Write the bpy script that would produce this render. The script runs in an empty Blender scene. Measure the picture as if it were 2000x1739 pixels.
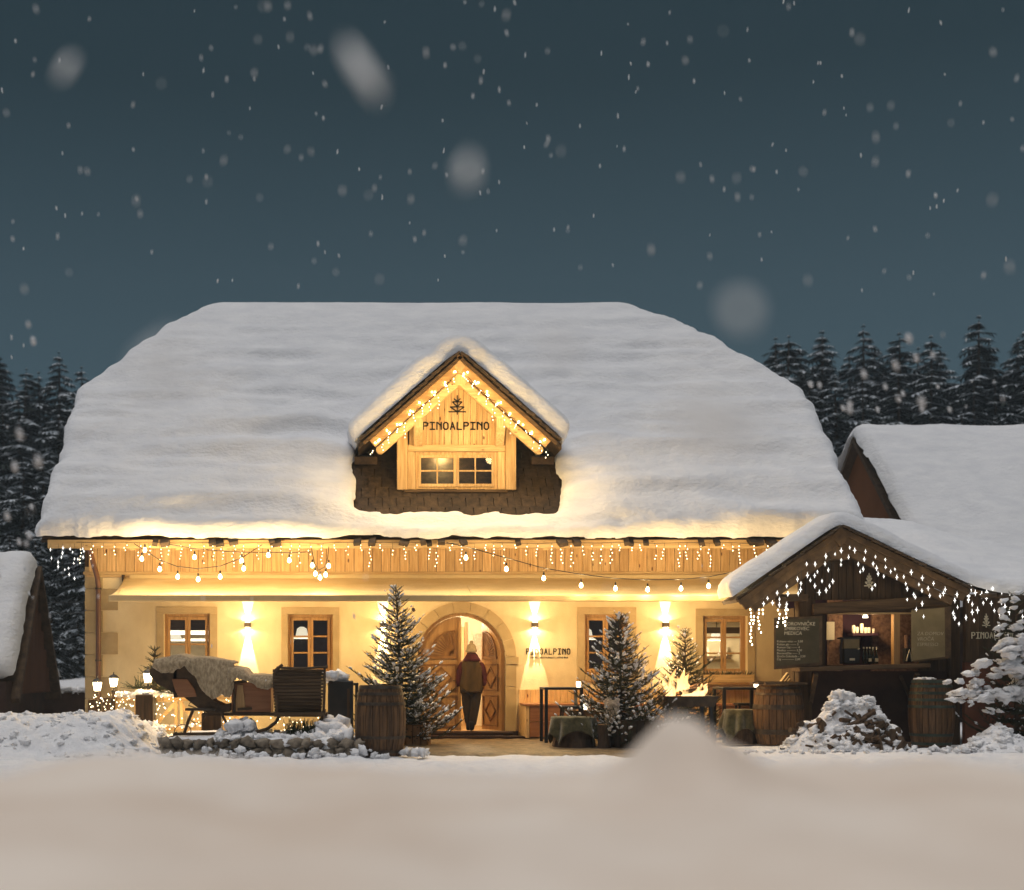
import bpy, bmesh, math, random
import numpy as np
from mathutils import Vector, Matrix, Euler
from mathutils.geometry import tessellate_polygon
R = math.radians
rng = random.Random(7)
nrng = np.random.default_rng(11)
S = bpy.context.scene
COL = S.collection

# ------------------------------------------------------------------ camera, world, sun, exposure
cam_d = bpy.data.cameras.new('camera'); cam = bpy.data.objects.new('camera', cam_d); COL.objects.link(cam)
CX, CY, CZ, F0 = -3.0, -26.0, 1.3, 2600.0
cam.location = (CX, CY, CZ); cam.rotation_euler = (R(90), 0, 0)
cam_d.sensor_width = 36; cam_d.lens = 36 * F0 / 2000.0
cam_d.shift_x = 0.15; cam_d.shift_y = (1310 - 869.5) / 2000.0
cam_d.clip_start = 0.05; cam_d.clip_end = 600
cam_d.dof.use_dof = True; cam_d.dof.focus_distance = 24.0; cam_d.dof.aperture_fstop = (cam_d.lens / 1000) / 0.052
S.camera = cam

w = bpy.data.worlds.new('World'); S.world = w; w.use_nodes = True
wn, wl = w.node_tree.nodes, w.node_tree.links
wn.clear()
wo = wn.new('ShaderNodeOutputWorld'); bg1 = wn.new('ShaderNodeBackground'); bg2 = wn.new('ShaderNodeBackground'); ad = wn.new('ShaderNodeAddShader')
sky = wn.new('ShaderNodeTexSky'); sky.sky_type = 'NISHITA'; sky.sun_disc = False
sky.sun_elevation = R(1.0); sky.sun_rotation = R(200)
wl.new(sky.outputs[0], bg1.inputs[0]); bg1.inputs[1].default_value = 0.008
tcw = wn.new('ShaderNodeTexCoord'); sep = wn.new('ShaderNodeSeparateXYZ'); rmp = wn.new('ShaderNodeValToRGB')
wl.new(tcw.outputs['Generated'], sep.inputs[0]); wl.new(sep.outputs[2], rmp.inputs[0])
cr = rmp.color_ramp
cr.elements[0].position = 0.0; cr.elements[0].color = (.082, .158, .212, 1)
cr.elements[1].position = 1.0; cr.elements[1].color = (.012, .026, .035, 1)
e = cr.elements.new(.17); e.color = (.058, .116, .158, 1)
e = cr.elements.new(.40); e.color = (.015, .040, .056, 1)
wl.new(rmp.outputs[0], bg2.inputs[0]); bg2.inputs[1].default_value = 0.56
wl.new(bg1.outputs[0], ad.inputs[0]); wl.new(bg2.outputs[0], ad.inputs[1]); wl.new(ad.outputs[0], wo.inputs[0])

sun_d = bpy.data.lights.new('dusk_light', 'SUN'); sun_d.energy = 1.45; sun_d.angle = R(50); sun_d.color = (1.0, .955, .935)
sun = bpy.data.objects.new('dusk_light', sun_d); COL.objects.link(sun)
sun.rotation_euler = Vector((.10, .14, -.985)).to_track_quat('-Z', 'Y').to_euler()
sun.location = (0, -20, 20)
S.view_settings.view_transform = 'Standard'; S.view_settings.look = 'None'
S.view_settings.exposure = .25; S.view_settings.gamma = 1; S.view_settings.use_curve_mapping = False
S.render.engine = 'CYCLES'
cy = S.cycles
cy.use_denoising = True
try: cy.denoiser = 'OPENIMAGEDENOISE'
except Exception: pass
cy.max_bounces = 5; cy.diffuse_bounces = 3; cy.glossy_bounces = 2; cy.transmission_bounces = 3; cy.transparent_max_bounces = 10
cy.caustics_reflective = False; cy.caustics_refractive = False
cy.sample_clamp_indirect = 4.0

# ------------------------------------------------------------------ noise
def _h(ix, iy, iz, seed):
    n = (ix * 374761393 + iy * 668265263 + iz * 2147483647 + seed * 974634777) & 0xffffffff
    n = (n ^ (n >> 13)) * 1274126177 & 0xffffffff
    n = n ^ (n >> 16)
    return (n & 0xffffff) / float(0xffffff)
def vnoise(x, y, z=0, seed=0):
    x, y, z = np.broadcast_arrays(np.asarray(x, float), np.asarray(y, float), np.asarray(z, float))
    ix, iy, iz = [np.floor(a).astype(np.int64) for a in (x, y, z)]
    fx, fy, fz = x - ix, y - iy, z - iz
    fx, fy, fz = [a * a * (3 - 2 * a) for a in (fx, fy, fz)]
    r = 0
    for dx in (0, 1):
        for dy in (0, 1):
            for dz in (0, 1):
                r = r + _h(ix + dx, iy + dy, iz + dz, seed) * (fx if dx else 1 - fx) * (fy if dy else 1 - fy) * (fz if dz else 1 - fz)
    return r * 2 - 1
def fbm(x, y, z=0, seed=0, o=4, g=.5):
    r, a, s = 0, 1, 0
    for i in range(o):
        r = r + a * vnoise(np.asarray(x) * 2 ** i, np.asarray(y) * 2 ** i, np.asarray(z) * 2 ** i, seed + i); s += a; a *= g
    return r / s
def sstep(a, b, x):
    t = np.clip((x - a) / (b - a), 0, 1); return t * t * (3 - 2 * t)

# ------------------------------------------------------------------ materials
def rgba(c): return (c[0], c[1], c[2], 1)
MATS = {}
def mat(name, c1, c2=None, rough=.7, scale=(4, 4, 4), detail=4, bump=.3, bscale=None, spec=.3, metal=0, rnd=0, sheen=0, lo=.35, hi=.65,
        emit=None, estr=0, knots=None, wave=None, sss=0, coat=0, dist=0.02):
    m = bpy.data.materials.new(name); m.use_nodes = True
    n, l = m.node_tree.nodes, m.node_tree.links
    b = n['Principled BSDF']
    b.inputs['Roughness'].default_value = rough; b.inputs['Metallic'].default_value = metal
    b.inputs['Specular IOR Level'].default_value = spec
    if sheen: b.inputs['Sheen Weight'].default_value = sheen
    if coat: b.inputs['Coat Weight'].default_value = coat
    if sss:
        b.inputs['Subsurface Weight'].default_value = sss; b.inputs['Subsurface Radius'].default_value = (.05, .06, .08)
    g = n.new('ShaderNodeNewGeometry'); mp = n.new('ShaderNodeMapping'); oi = n.new('ShaderNodeObjectInfo')
    off = n.new('ShaderNodeVectorMath'); off.operation = 'SCALE'; off.inputs[0].default_value = (13.1, 7.7, 9.3)
    l.new(oi.outputs['Random'], off.inputs['Scale'])
    ad = n.new('ShaderNodeVectorMath'); l.new(g.outputs['Position'], ad.inputs[0])
    if rnd: l.new(off.outputs[0], ad.inputs[1])
    l.new(ad.outputs[0], mp.inputs[0]); mp.inputs['Scale'].default_value = scale
    nz = n.new('ShaderNodeTexNoise'); nz.inputs['Scale'].default_value = 1; nz.inputs['Detail'].default_value = detail; nz.inputs['Roughness'].default_value = .6
    l.new(mp.outputs[0], nz.inputs['Vector'])
    col = None
    if c2 is not None:
        r = n.new('ShaderNodeValToRGB'); r.color_ramp.elements[0].position = lo; r.color_ramp.elements[1].position = hi
        r.color_ramp.elements[0].color = rgba(c1); r.color_ramp.elements[1].color = rgba(c2)
        l.new(nz.outputs[0], r.inputs[0]); col = r.outputs[0]
    if knots:
        mpk = n.new('ShaderNodeMapping'); mpk.inputs['Scale'].default_value = knots[1]; l.new(ad.outputs[0], mpk.inputs[0])
        vo = n.new('ShaderNodeTexVoronoi'); vo.inputs['Scale'].default_value = 1; l.new(mpk.outputs[0], vo.inputs['Vector'])
        rk = n.new('ShaderNodeValToRGB'); rk.color_ramp.elements[0].position = knots[2]; rk.color_ramp.elements[1].position = knots[2] + .06
        rk.color_ramp.elements[0].color = (1, 1, 1, 1); rk.color_ramp.elements[1].color = (0, 0, 0, 1)
        l.new(vo.outputs['Distance'], rk.inputs[0])
        mx = n.new('ShaderNodeMix'); mx.data_type = 'RGBA'; l.new(rk.outputs[0], mx.inputs[0]); l.new(col, mx.inputs[6]); mx.inputs[7].default_value = rgba(knots[0]); col = mx.outputs[2]
    if rnd and col is not None:
        hs = n.new('ShaderNodeHueSaturation'); l.new(col, hs.inputs['Color'])
        mr = n.new('ShaderNodeMapRange'); l.new(oi.outputs['Random'], mr.inputs[0]); mr.inputs[3].default_value = 1 - rnd; mr.inputs[4].default_value = 1 + rnd
        l.new(mr.outputs[0], hs.inputs['Value']); col = hs.outputs[0]
    if col is not None: l.new(col, b.inputs['Base Color'])
    else: b.inputs['Base Color'].default_value = rgba(c1)
    if bump:
        nb = nz
        if bscale is not None:
            mp2 = n.new('ShaderNodeMapping'); mp2.inputs['Scale'].default_value = bscale if isinstance(bscale, tuple) else (bscale,) * 3
            l.new(ad.outputs[0], mp2.inputs[0]); nb = n.new('ShaderNodeTexNoise'); nb.inputs['Scale'].default_value = 1; nb.inputs['Detail'].default_value = 5
            l.new(mp2.outputs[0], nb.inputs['Vector'])
        bp = n.new('ShaderNodeBump'); bp.inputs['Strength'].default_value = bump; bp.inputs['Distance'].default_value = dist
        l.new(nb.outputs[0], bp.inputs['Height']); l.new(bp.outputs[0], b.inputs['Normal'])
    if emit:
        b.inputs['Emission Color'].default_value = rgba(emit); b.inputs['Emission Strength'].default_value = estr
    MATS[name] = m
    return m
def emis(name, c, s, samp=True):
    m = bpy.data.materials.new(name); m.use_nodes = True
    n, l = m.node_tree.nodes, m.node_tree.links; n.clear()
    o = n.new('ShaderNodeOutputMaterial'); e = n.new('ShaderNodeEmission'); e.inputs[0].default_value = rgba(c); e.inputs[1].default_value = s
    l.new(e.outputs[0], o.inputs[0])
    if not samp: m.cycles.emission_sampling = 'NONE'
    MATS[name] = m; return m
def glassm(name, tint=(.9, .93, .95), refl=.12):
    m = bpy.data.materials.new(name); m.use_nodes = True
    n, l = m.node_tree.nodes, m.node_tree.links; n.clear()
    o = n.new('ShaderNodeOutputMaterial'); t = n.new('ShaderNodeBsdfTransparent'); t.inputs[0].default_value = rgba(tint)
    gl = n.new('ShaderNodeBsdfGlossy'); gl.inputs['Roughness'].default_value = .03
    mx = n.new('ShaderNodeMixShader'); fr = n.new('ShaderNodeFresnel'); fr.inputs[0].default_value = 1.6
    l.new(fr.outputs[0], mx.inputs[0]); l.new(t.outputs[0], mx.inputs[1]); l.new(gl.outputs[0], mx.inputs[2]); l.new(mx.outputs[0], o.inputs[0])
    MATS[name] = m; return m

snow = mat('snow', (.78, .79, .82), (.88, .885, .90), rough=.75, scale=(1.6, 1.6, 5), bump=.55, bscale=(9, 9, 16), detail=7, spec=.2, dist=.05)
snow_fine = mat('snow_crust', (.80, .80, .82), (.90, .90, .91), rough=.8, scale=(5, 5, 5), bump=.8, bscale=26, detail=6, spec=.2, dist=.03)
snow_warm_lit = mat('snow_warm_lit', (.84, .70, .58), (.98, .87, .76), rough=.85, scale=(1.6, 1.6, 1.6), bump=.4, bscale=12, spec=.15, dist=.03)  # warm light on the near bank is put into the snow colour
plaster = mat('plaster', (.62, .50, .30), (.80, .68, .45), rough=.85, scale=(1.1, 1.1, .7), bump=.35, bscale=40, spec=.15, dist=.008)
stone_trim = mat('stone_trim', (.40, .30, .16), (.48, .37, .21), rough=.85, scale=(3, 3, 3), bump=.25, bscale=30, rnd=.06, dist=.01)
pine_v = mat('pine_vertical', (.50, .30, .12), (.72, .50, .25), rough=.6, scale=(28, 28, 1.8), bump=.25, rnd=.14, knots=((.13, .05, .02), (6, 6, 2.4), .06), dist=.006)
pine_h = mat('pine_horizontal', (.48, .31, .13), (.68, .48, .24), rough=.6, scale=(1.8, 28, 28), bump=.25, rnd=.10, knots=((.14, .06, .02), (2.4, 6, 6), .05), dist=.006)
oak_v = mat('oak_vertical', (.36, .20, .075), (.50, .30, .125), rough=.5, scale=(24, 24, 1.6), bump=.15, rnd=.05, dist=.005)
oak_h = mat('oak_horizontal', (.36, .20, .075), (.50, .30, .125), rough=.5, scale=(1.6, 24, 24), bump=.15, rnd=.05, dist=.005)
oak_shaded = mat('oak_carving', (.20, .095, .03), (.30, .155, .055), rough=.5, scale=(6, 6, 6), bump=.1)  # darker than the door oak: shade lines of the relief put into colour
red_h = mat('bench_wood', (.27, .11, .045), (.36, .16, .07), rough=.5, scale=(1.6, 24, 24), bump=.15, rnd=.06, dist=.005)
dark_v = mat('weathered_dark_vertical', (.030, .017, .008), (.095, .056, .026), rough=.75, scale=(24, 24, 1.6), bump=.6, rnd=.2, dist=.01, lo=.3, hi=.75)
dark_h = mat('weathered_dark_horizontal', (.045, .025, .012), (.155, .095, .045), rough=.75, scale=(1.5, 20, 20), bump=.7, rnd=.15, dist=.012, lo=.3, hi=.75)
dark_d = mat('weathered_dark_beam', (.042, .024, .012), (.13, .080, .040), rough=.75, scale=(6, 6, 6), bump=.6, rnd=.1, dist=.012, lo=.3, hi=.75)
barrelw = mat('barrel_wood', (.055, .028, .012), (.18, .095, .040), rough=.65, scale=(26, 26, 2), bump=.5, rnd=.22, dist=.008)
ironm = mat('rusty_iron', (.06, .045, .035), (.11, .085, .06), rough=.55, scale=(10, 10, 10), metal=.6, bump=.2)
blackm = mat('black_metal', (.012, .012, .012), (.022, .02, .018), rough=.45, bump=.05, spec=.4)
copper = mat('brown_pipe', (.12, .05, .025), (.17, .075, .035), rough=.4, scale=(6, 6, 3), bump=.05, spec=.5)
tile = mat('dark_roof_tile', (.028, .019, .012), (.075, .05, .03), rough=.7, scale=(9, 9, 9), bump=.6, rnd=.25, dist=.015)
awn = mat('awning_fabric', (.62, .47, .24), (.72, .57, .33), rough=.85, scale=(.8, 3, 3), bump=.12, spec=.1)
beige = mat('beige_metal', (.55, .42, .22), (.6, .46, .25), rough=.5, bump=0)
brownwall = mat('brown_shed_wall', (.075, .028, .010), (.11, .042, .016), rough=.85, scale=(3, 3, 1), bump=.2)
rust_wall = mat('red_brown_render', (.13, .048, .025), (.18, .07, .036), rough=.9, scale=(3, 3, 3), bump=.3, bscale=20)
darkwall = mat('dark_base_wall', (.030, .014, .009), (.055, .027, .016), rough=.85, scale=(3, 3, 3), bump=.3)
stone = mat('field_stone', (.12, .095, .07), (.30, .25, .19), rough=.85, scale=(8, 8, 8), bump=.7, bscale=20, rnd=.25, dist=.02)
mortar = mat('mortar', (.06, .045, .03), (.09, .07, .05), rough=.95, bump=.4, bscale=30)
paving = mat('wet_gravel', (.07, .045, .02), (.24, .165, .085), rough=.55, scale=(5, 5, 5), detail=8, bump=.8, bscale=18, spec=.4, dist=.03)
needle = mat('needles', (.018, .028, .010), (.055, .060, .022), rough=.6, scale=(8, 8, 8), bump=0, spec=.3)
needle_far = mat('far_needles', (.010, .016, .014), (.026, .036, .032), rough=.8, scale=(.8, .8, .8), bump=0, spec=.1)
snow_far = mat('far_tree_snow', (.34, .39, .44), (.66, .71, .76), rough=.9, scale=(1.5, 1.5, 1.5), bump=0, spec=.1)  # bluish haze of distance is put into this snow colour
bark = mat('bark', (.05, .03, .018), (.12, .075, .045), rough=.9, scale=(14, 14, 3), bump=.6)
logend = mat('cut_wood', (.28, .15, .06), (.38, .22, .10), rough=.8, scale=(10, 10, 10), bump=.3)
wool = mat('wool_blanket', (.30, .21, .115), (.58, .44, .27), rough=.95, scale=(30, 30, 12), bump=1.0, bscale=60, sheen=.4, spec=.05, dist=.02)
olive = mat('olive_blanket', (.07, .06, .025), (.14, .12, .055), rough=.95, scale=(12, 12, 12), bump=.6, bscale=60, sheen=.4, spec=.05)
fleece = mat('sheepskin', (.42, .33, .24), (.62, .52, .42), rough=.95, scale=(20, 20, 20), bump=1.0, bscale=45, sheen=.5, spec=.05, dist=.03)
chalk = mat('chalkboard', (.055, .045, .022), (.085, .068, .035), rough=.7, scale=(3, 3, 3), bump=.05)
chalk_l = mat('chalkboard_pale', (.19, .145, .07), (.24, .185, .095), rough=.6, scale=(4, 4, 4), bump=.05)
chalkw = mat('chalk', (.62, .56, .42), rough=.9, bump=0)
signblk = mat('sign_black', (.01, .008, .006), rough=.5, bump=0)
signwht = mat('sign_white', (.72, .66, .50), rough=.6, bump=0)
creamw = mat('cream_interior', (.72, .62, .45), (.78, .68, .5), rough=.8, bump=0)
purple = mat('plum_wall', (.030, .010, .020), (.045, .015, .028), rough=.8, bump=0)
marble = mat('mottled_board', (.10, .05, .035), (.24, .14, .09), rough=.8, scale=(18, 18, 18), bump=.1)
white = mat('white_ceramic', (.75, .70, .58), rough=.4, bump=0)
darkglass = mat('dark_bottle', (.015, .018, .01), rough=.15, bump=0, spec=.6)
greycloth = mat('lampshade_white', (.8, .78, .7), rough=.8, bump=0, emit=(1, .85, .6), estr=.9)
glass = glassm('window_glass'); glass_l = glassm('lantern_glass', (1, .97, .9))
bulb_m = emis('bulb_glow', (1.0, .72, .34), 34)
bulb_s = emis('fairy_glow', (1.0, .80, .50), 9, False)
star_m = emis('star_glow', (1.0, .97, .90), 5, False)
lant_m = emis('lantern_glow', (1.0, .82, .50), 26)
cand_m = emis('candle_glow', (1.0, .86, .62), 5)
ceil_m = emis('ceiling_lamp_glow', (1.0, .86, .62), 3.0)
snow_clump = snow_fine

# ------------------------------------------------------------------ mesh builder
class MB:
    def __init__(s): s.v = []; s.f = []
    def add(s, vs, fs):
        o = len(s.v); s.v += [tuple(p) for p in vs]; s.f += [tuple(i + o for i in f) for f in fs]; return s
    def box(s, x0, x1, y0, y1, z0, z1):
        return s.add([(x0, y0, z0), (x1, y0, z0), (x1, y1, z0), (x0, y1, z0), (x0, y0, z1), (x1, y0, z1), (x1, y1, z1), (x0, y1, z1)],
                     [(3, 2, 1, 0), (4, 5, 6, 7), (0, 1, 5, 4), (1, 2, 6, 5), (2, 3, 7, 6), (3, 0, 4, 7)])
    def obox(s, c, sz, M=None):
        t = MB().box(-sz[0] / 2, sz[0] / 2, -sz[1] / 2, sz[1] / 2, -sz[2] / 2, sz[2] / 2)
        M = M or Matrix(); c = Vector(c)
        return s.add([c + M @ Vector(p) for p in t.v], t.f)
    def beam(s, p, q, wy, h):        # box along p->q ; wy = size along y-ish, h = size across
        p, q = Vector(p), Vector(q); d = (q - p); L = d.length; d.normalize()
        up = Vector((0, 1, 0)) if abs(d.y) < .9 else Vector((1, 0, 0))
        side = d.cross(up).normalized(); up = side.cross(d).normalized()
        vs = []
        for t in (0, L):
            for a, b in ((-1, -1), (1, -1), (1, 1), (-1, 1)):
                vs.append(p + d * t + up * (a * wy / 2) + side * (b * h / 2))
        return s.add(vs, [(3, 2, 1, 0), (4, 5, 6, 7), (0, 1, 5, 4), (1, 2, 6, 5), (2, 3, 7, 6), (3, 0, 4, 7)])
    def tube(s, path, r, n=6, cap=True):
        P = [Vector(p) for p in path]; rr = r if isinstance(r, (list, tuple)) else [r] * len(P)
        vs, fs = [], []; pu = None
        for i, p in enumerate(P):
            d = (P[min(i + 1, len(P) - 1)] - P[max(i - 1, 0)]).normalized()
            if pu is None: pu = d.orthogonal().normalized()
            u = (pu - d * pu.dot(d)); u = u.normalized() if u.length > 1e-6 else d.orthogonal().normalized(); pu = u; v = d.cross(u)
            for k in range(n):
                a = 2 * math.pi * k / n; vs.append(p + (u * math.cos(a) + v * math.sin(a)) * rr[i])
        for i in range(len(P) - 1):
            for k in range(n):
                a, b = i * n + k, i * n + (k + 1) % n; fs.append((a, b, b + n, a + n))
        if cap: fs.append(tuple(range(n - 1, -1, -1))); fs.append(tuple((len(P) - 1) * n + k for k in range(n)))
        return s.add(vs, fs)
    def lathe(s, prof, c=(0, 0, 0), n=20, a0=0, a1=2 * math.pi, cap=True):
        full = abs(a1 - a0 - 2 * math.pi) < 1e-6; m = n if full else n + 1; vs, fs = [], []
        for r, z in prof:
            for k in range(m):
                a = a0 + (a1 - a0) * k / n; vs.append((c[0] + r * math.cos(a), c[1] + r * math.sin(a), c[2] + z))
        for i in range(len(prof) - 1):
            for k in range(n):
                a, b = i * m + k, i * m + (k + 1) % m; fs.append((a, b, b + m, a + m))
        if cap and full:
            fs.append(tuple(range(n - 1, -1, -1))); fs.append(tuple((len(prof) - 1) * n + k for k in range(n)))
        return s.add(vs, fs)
    def prism(s, pts, y0, y1, holes=()):       # polygon in XZ extruded along y
        loops = [[(p[0], p[1]) for p in pts]] + [[(p[0], p[1]) for p in h] for h in holes]
        tri = tessellate_polygon([[Vector((p[0], p[1], 0)) for p in lp] for lp in loops])
        flat = [p for lp in loops for p in lp]; n = len(flat)
        vs = [(p[0], y0, p[1]) for p in flat] + [(p[0], y1, p[1]) for p in flat]
        fs = [tuple(t) for t in tri] + [tuple(i + n for i in reversed(t)) for t in tri]
        o = 0
        for lp in loops:
            k = len(lp)
            for i in range(k):
                a, b = o + i, o + (i + 1) % k; fs.append((a, b, b + n, a + n))
            o += k
        return s.add(vs, fs)
    def xprism(s, pts, x0, x1):               # polygon in YZ extruded along x
        n = len(pts); tri = tessellate_polygon([[Vector((p[0], p[1], 0)) for p in pts]])
        vs = [(x0, p[0], p[1]) for p in pts] + [(x1, p[0], p[1]) for p in pts]
        fs = [tuple(t) for t in tri] + [tuple(i + n for i in reversed(t)) for t in tri]
        fs += [(i, (i + 1) % n, (i + 1) % n + n, i + n) for i in range(n)]
        return s.add(vs, fs)

WL = {}
def put(name, mb, m, parent=None, smooth=False, fix=True, bev=0):
    L = WL.get(parent.name, Vector()) if parent else Vector()
    me = bpy.data.meshes.new(name)
    V = np.asarray(mb.v, dtype=np.float64).reshape(-1, 3)
    if L.length: V = V - np.array(L)
    me.from_pydata(V.tolist() if len(V) < 200000 else V.tolist(), [], mb.f)
    if fix and len(mb.f) < 60000:
        b = bmesh.new(); b.from_mesh(me); bmesh.ops.recalc_face_normals(b, faces=b.faces); b.to_mesh(me); b.free()
    if smooth: me.shade_smooth()
    me.materials.append(m)
    o = bpy.data.objects.new(name, me); COL.objects.link(o)
    if bev:
        md = o.modifiers.new('bevel', 'BEVEL'); md.width = bev; md.segments = 1; md.limit_method = 'ANGLE'
    if parent: o.parent = parent
    WL[o.name] = L.copy()
    return o
def tag(o, label=None, cat=None, group=None, kind=None):
    if label: o['label'] = label
    if cat: o['category'] = cat
    if group: o['group'] = group
    if kind: o['kind'] = kind
    return o
def thing(name, loc, label, cat, group=None):
    o = bpy.data.objects.new(name, None); COL.objects.link(o); o.location = loc; o.empty_display_size = .2
    WL[o.name] = Vector(loc); return tag(o, label, cat, group)
_ub = MB().box(-.5, .5, -.5, .5, -.5, .5); UNIT = {}
def piece(name, m, parent, c, size, rot=None):
    """an individual brick/board: shared unit box, own object"""
    if m.name not in UNIT:
        me = bpy.data.meshes.new('board_piece'); me.from_pydata(_ub.v, [], _ub.f); me.materials.append(m); UNIT[m.name] = me
    o = bpy.data.objects.new(name, UNIT[m.name]); COL.objects.link(o); o.parent = parent
    o.location = Vector(c) - WL[parent.name]; o.scale = size
    if rot is not None: o.rotation_euler = rot
    return o
def light(kind, loc, power, col, parent=None, rad=.04, aim=None, size=None, blend=.3, name='lamp_or_fill_light'):
    d = bpy.data.lights.new(name, kind); d.energy = power; d.color = col
    d.shadow_soft_size = rad
    if kind == 'SPOT': d.spot_size = size; d.spot_blend = blend
    o = bpy.data.objects.new(name, d); COL.objects.link(o)
    L = WL.get(parent.name, Vector()) if parent else Vector()
    if parent: o.parent = parent
    o.location = Vector(loc) - L
    if aim: o.rotation_euler = Vector(aim).to_track_quat('-Z', 'Y').to_euler()
    return o
def P(px, py, y):
    s = F0 / (y - CY); return (CX + (px - 700) / s, y, CZ + (1310 - py) / s)
def X(px, y): return P(px, 0, y)[0]
def Z(py, y): return P(0, py, y)[2]
def clone(root, loc, label=None, rz=0, group=None, sc=1):
    def rec(o, par):
        c = o.copy(); COL.objects.link(c); c.parent = par
        for ch in list(o.children): rec(ch, c)
        return c
    r = rec(root, None); r.location = loc; r.rotation_euler = (0, 0, rz); r.scale = (sc,) * 3
    if label: r['label'] = label
    if group: r['group'] = group
    return r

# templates for scattering
def ico(sub):
    b = bmesh.new(); bmesh.ops.create_icosphere(b, subdivisions=sub, radius=1); b.verts.ensure_lookup_table()
    v = np.array([p.co[:] for p in b.verts]); f = [tuple(x.index for x in q.verts) for q in b.faces]; b.free(); return v, f
ICO1, ICO2, ICO3 = ico(2), ico(2), ico(3)
def blob_template(base, seed, amp=.25, fr=1.6):
    v, f = base; d = 1 + amp * fbm(v[:, 0] * fr + seed * 9.1, v[:, 1] * fr, v[:, 2] * fr, seed, 3)
    return v * d[:, None], f
BL2 = [blob_template(ICO2, k, .85, 1.9) for k in range(8)]
BL3 = [blob_template(ICO3, k + 40, .95, 2.1) for k in range(8)]
BL1 = [blob_template(ICO1, k + 20, .7, 1.7) for k in range(5)]
def rotm(ax, ay, az): return np.array(Euler((ax, ay, az)).to_matrix())
def scatter(mb, tmpls, items):
    """items: (pos, scale(3), rotmatrix) ; appended as one mesh"""
    V, Fc, o = [], [], len(mb.v)
    for k, (p, sc, M) in enumerate(items):
        tv, tf = tmpls[k % len(tmpls)]
        vv = (tv * np.asarray(sc)) @ M.T + np.asarray(p); V.append(vv)
        Fc += [tuple(i + o for i in f) for f in tf]; o += len(tv)
    if V: mb.v += [tuple(r) for r in np.concatenate(V)]; mb.f += Fc
    return mb
def rblob(p, r, flat=.75):
    return (p, (r * rng.uniform(.8, 1.25), r * rng.uniform(.8, 1.25), r * flat * rng.uniform(.8, 1.2)), rotm(rng.uniform(-.4, .4), rng.uniform(-.4, .4), rng.uniform(0, 6.28)))

def grid_mb(xs, ys, fz):
    A, B = np.meshgrid(xs, ys); Zz = fz(A, B); nx, ny = len(xs), len(ys)
    mb = MB(); mb.v = list(zip(A.ravel().tolist(), B.ravel().tolist(), Zz.ravel().tolist()))
    mb.f = [(j * nx + i, j * nx + i + 1, (j + 1) * nx + i + 1, (j + 1) * nx + i) for j in range(ny - 1) for i in range(nx - 1)]
    return mb
def snow_sheet(x0, x1, y0, y1, st, fz, sd, T, w, jag=.05, bumps=.03, seed=0, jf=2.5, bands=0.0):
    nx, ny = int((x1 - x0) / st) + 1, int((y1 - y0) / st) + 1
    A, B = np.meshgrid(np.linspace(x0, x1, nx), np.linspace(y0, y1, ny))
    D = lambda a, b: sd(a, b) + jag * fbm(a * jf, b * jf, 0, seed, 4)
    d = D(A, B); e = .01
    ga, gb = (D(A + e, B) - d) / e, (D(A, B + e) - d) / e; g2 = np.maximum(ga * ga + gb * gb, .3)
    ins = d > 0
    keep = (ins[:-1, :-1] | ins[1:, :-1] | ins[:-1, 1:] | ins[1:, 1:])
    out = ~ins
    mv = np.clip(d, -st * 1.5, 0)
    A2 = np.where(out, A - mv * ga / g2, A); B2 = np.where(out, B - mv * gb / g2, B); dd = np.where(out, 0, d)
    z = fz(A2, B2)
    zx, zy = (fz(A2 + e, B2) - z) / e, (fz(A2, B2 + e) - z) / e
    nl = np.sqrt(1 + zx * zx + zy * zy); N = np.stack([-zx / nl, -zy / nl, 1 / nl], -1)
    q = np.clip(dd / w, 0, 1); prof = np.sqrt(np.clip(1 - (1 - q) ** 2, 0, 1))
    h = (T(A, B) if callable(T) else T) * prof * (1 + .15 * fbm(A * .6, B * .6, 3, seed + 5, 2)) + bumps * prof * fbm(A * 1.1, B * 2.6, 0, seed + 9, 4) + .25 * bumps * prof * fbm(A * 6, B * 9, 0, seed + 12, 3)
    calm = 1 - .8 * np.exp(-((B - 5.6) / 1.3) ** 2) if bands else 1
    if bands: h = T(A, B) * prof + (h - T(A, B) * prof) * calm; h = h + calm * bands * prof * vnoise(A * .22, B * 2.9 + .25 * fbm(A * .5, B * .5, 0, 2, 2), 0, seed + 15) + calm * .4 * bands * prof * vnoise(A * .6, B * 6.5, 0, seed + 18)
    Pt = np.stack([A2, B2, z], -1) + N * h[..., None]
    Pb = np.stack([A2, B2, z], -1) - N * .0
    n = nx * ny; fs = []
    idx = np.argwhere(keep)
    for j, i in idx:
        a = int(j * nx + i); fs.append((a, a + 1, a + nx + 1, a + nx)); 
    # underside only near the border
    near = (d < w * 1.6)
    for j, i in idx:
        if near[j, i]:
            a = int(j * nx + i) + n; fs.append((a, a + nx, a + nx + 1, a + 1))
    mb = MB(); mb.v = [tuple(r) for r in np.concatenate([Pt.reshape(-1, 3), Pb.reshape(-1, 3)])]; mb.f = fs
    # drop unused vertices
    used = np.zeros(2 * n, bool)
    for f in fs:
        for i in f: used[i] = True
    remap = np.cumsum(used) - 1
    mb.v = [v for v, u in zip(mb.v, used) if u]; mb.f = [tuple(int(remap[i]) for i in f) for f in fs]
    return mb

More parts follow.
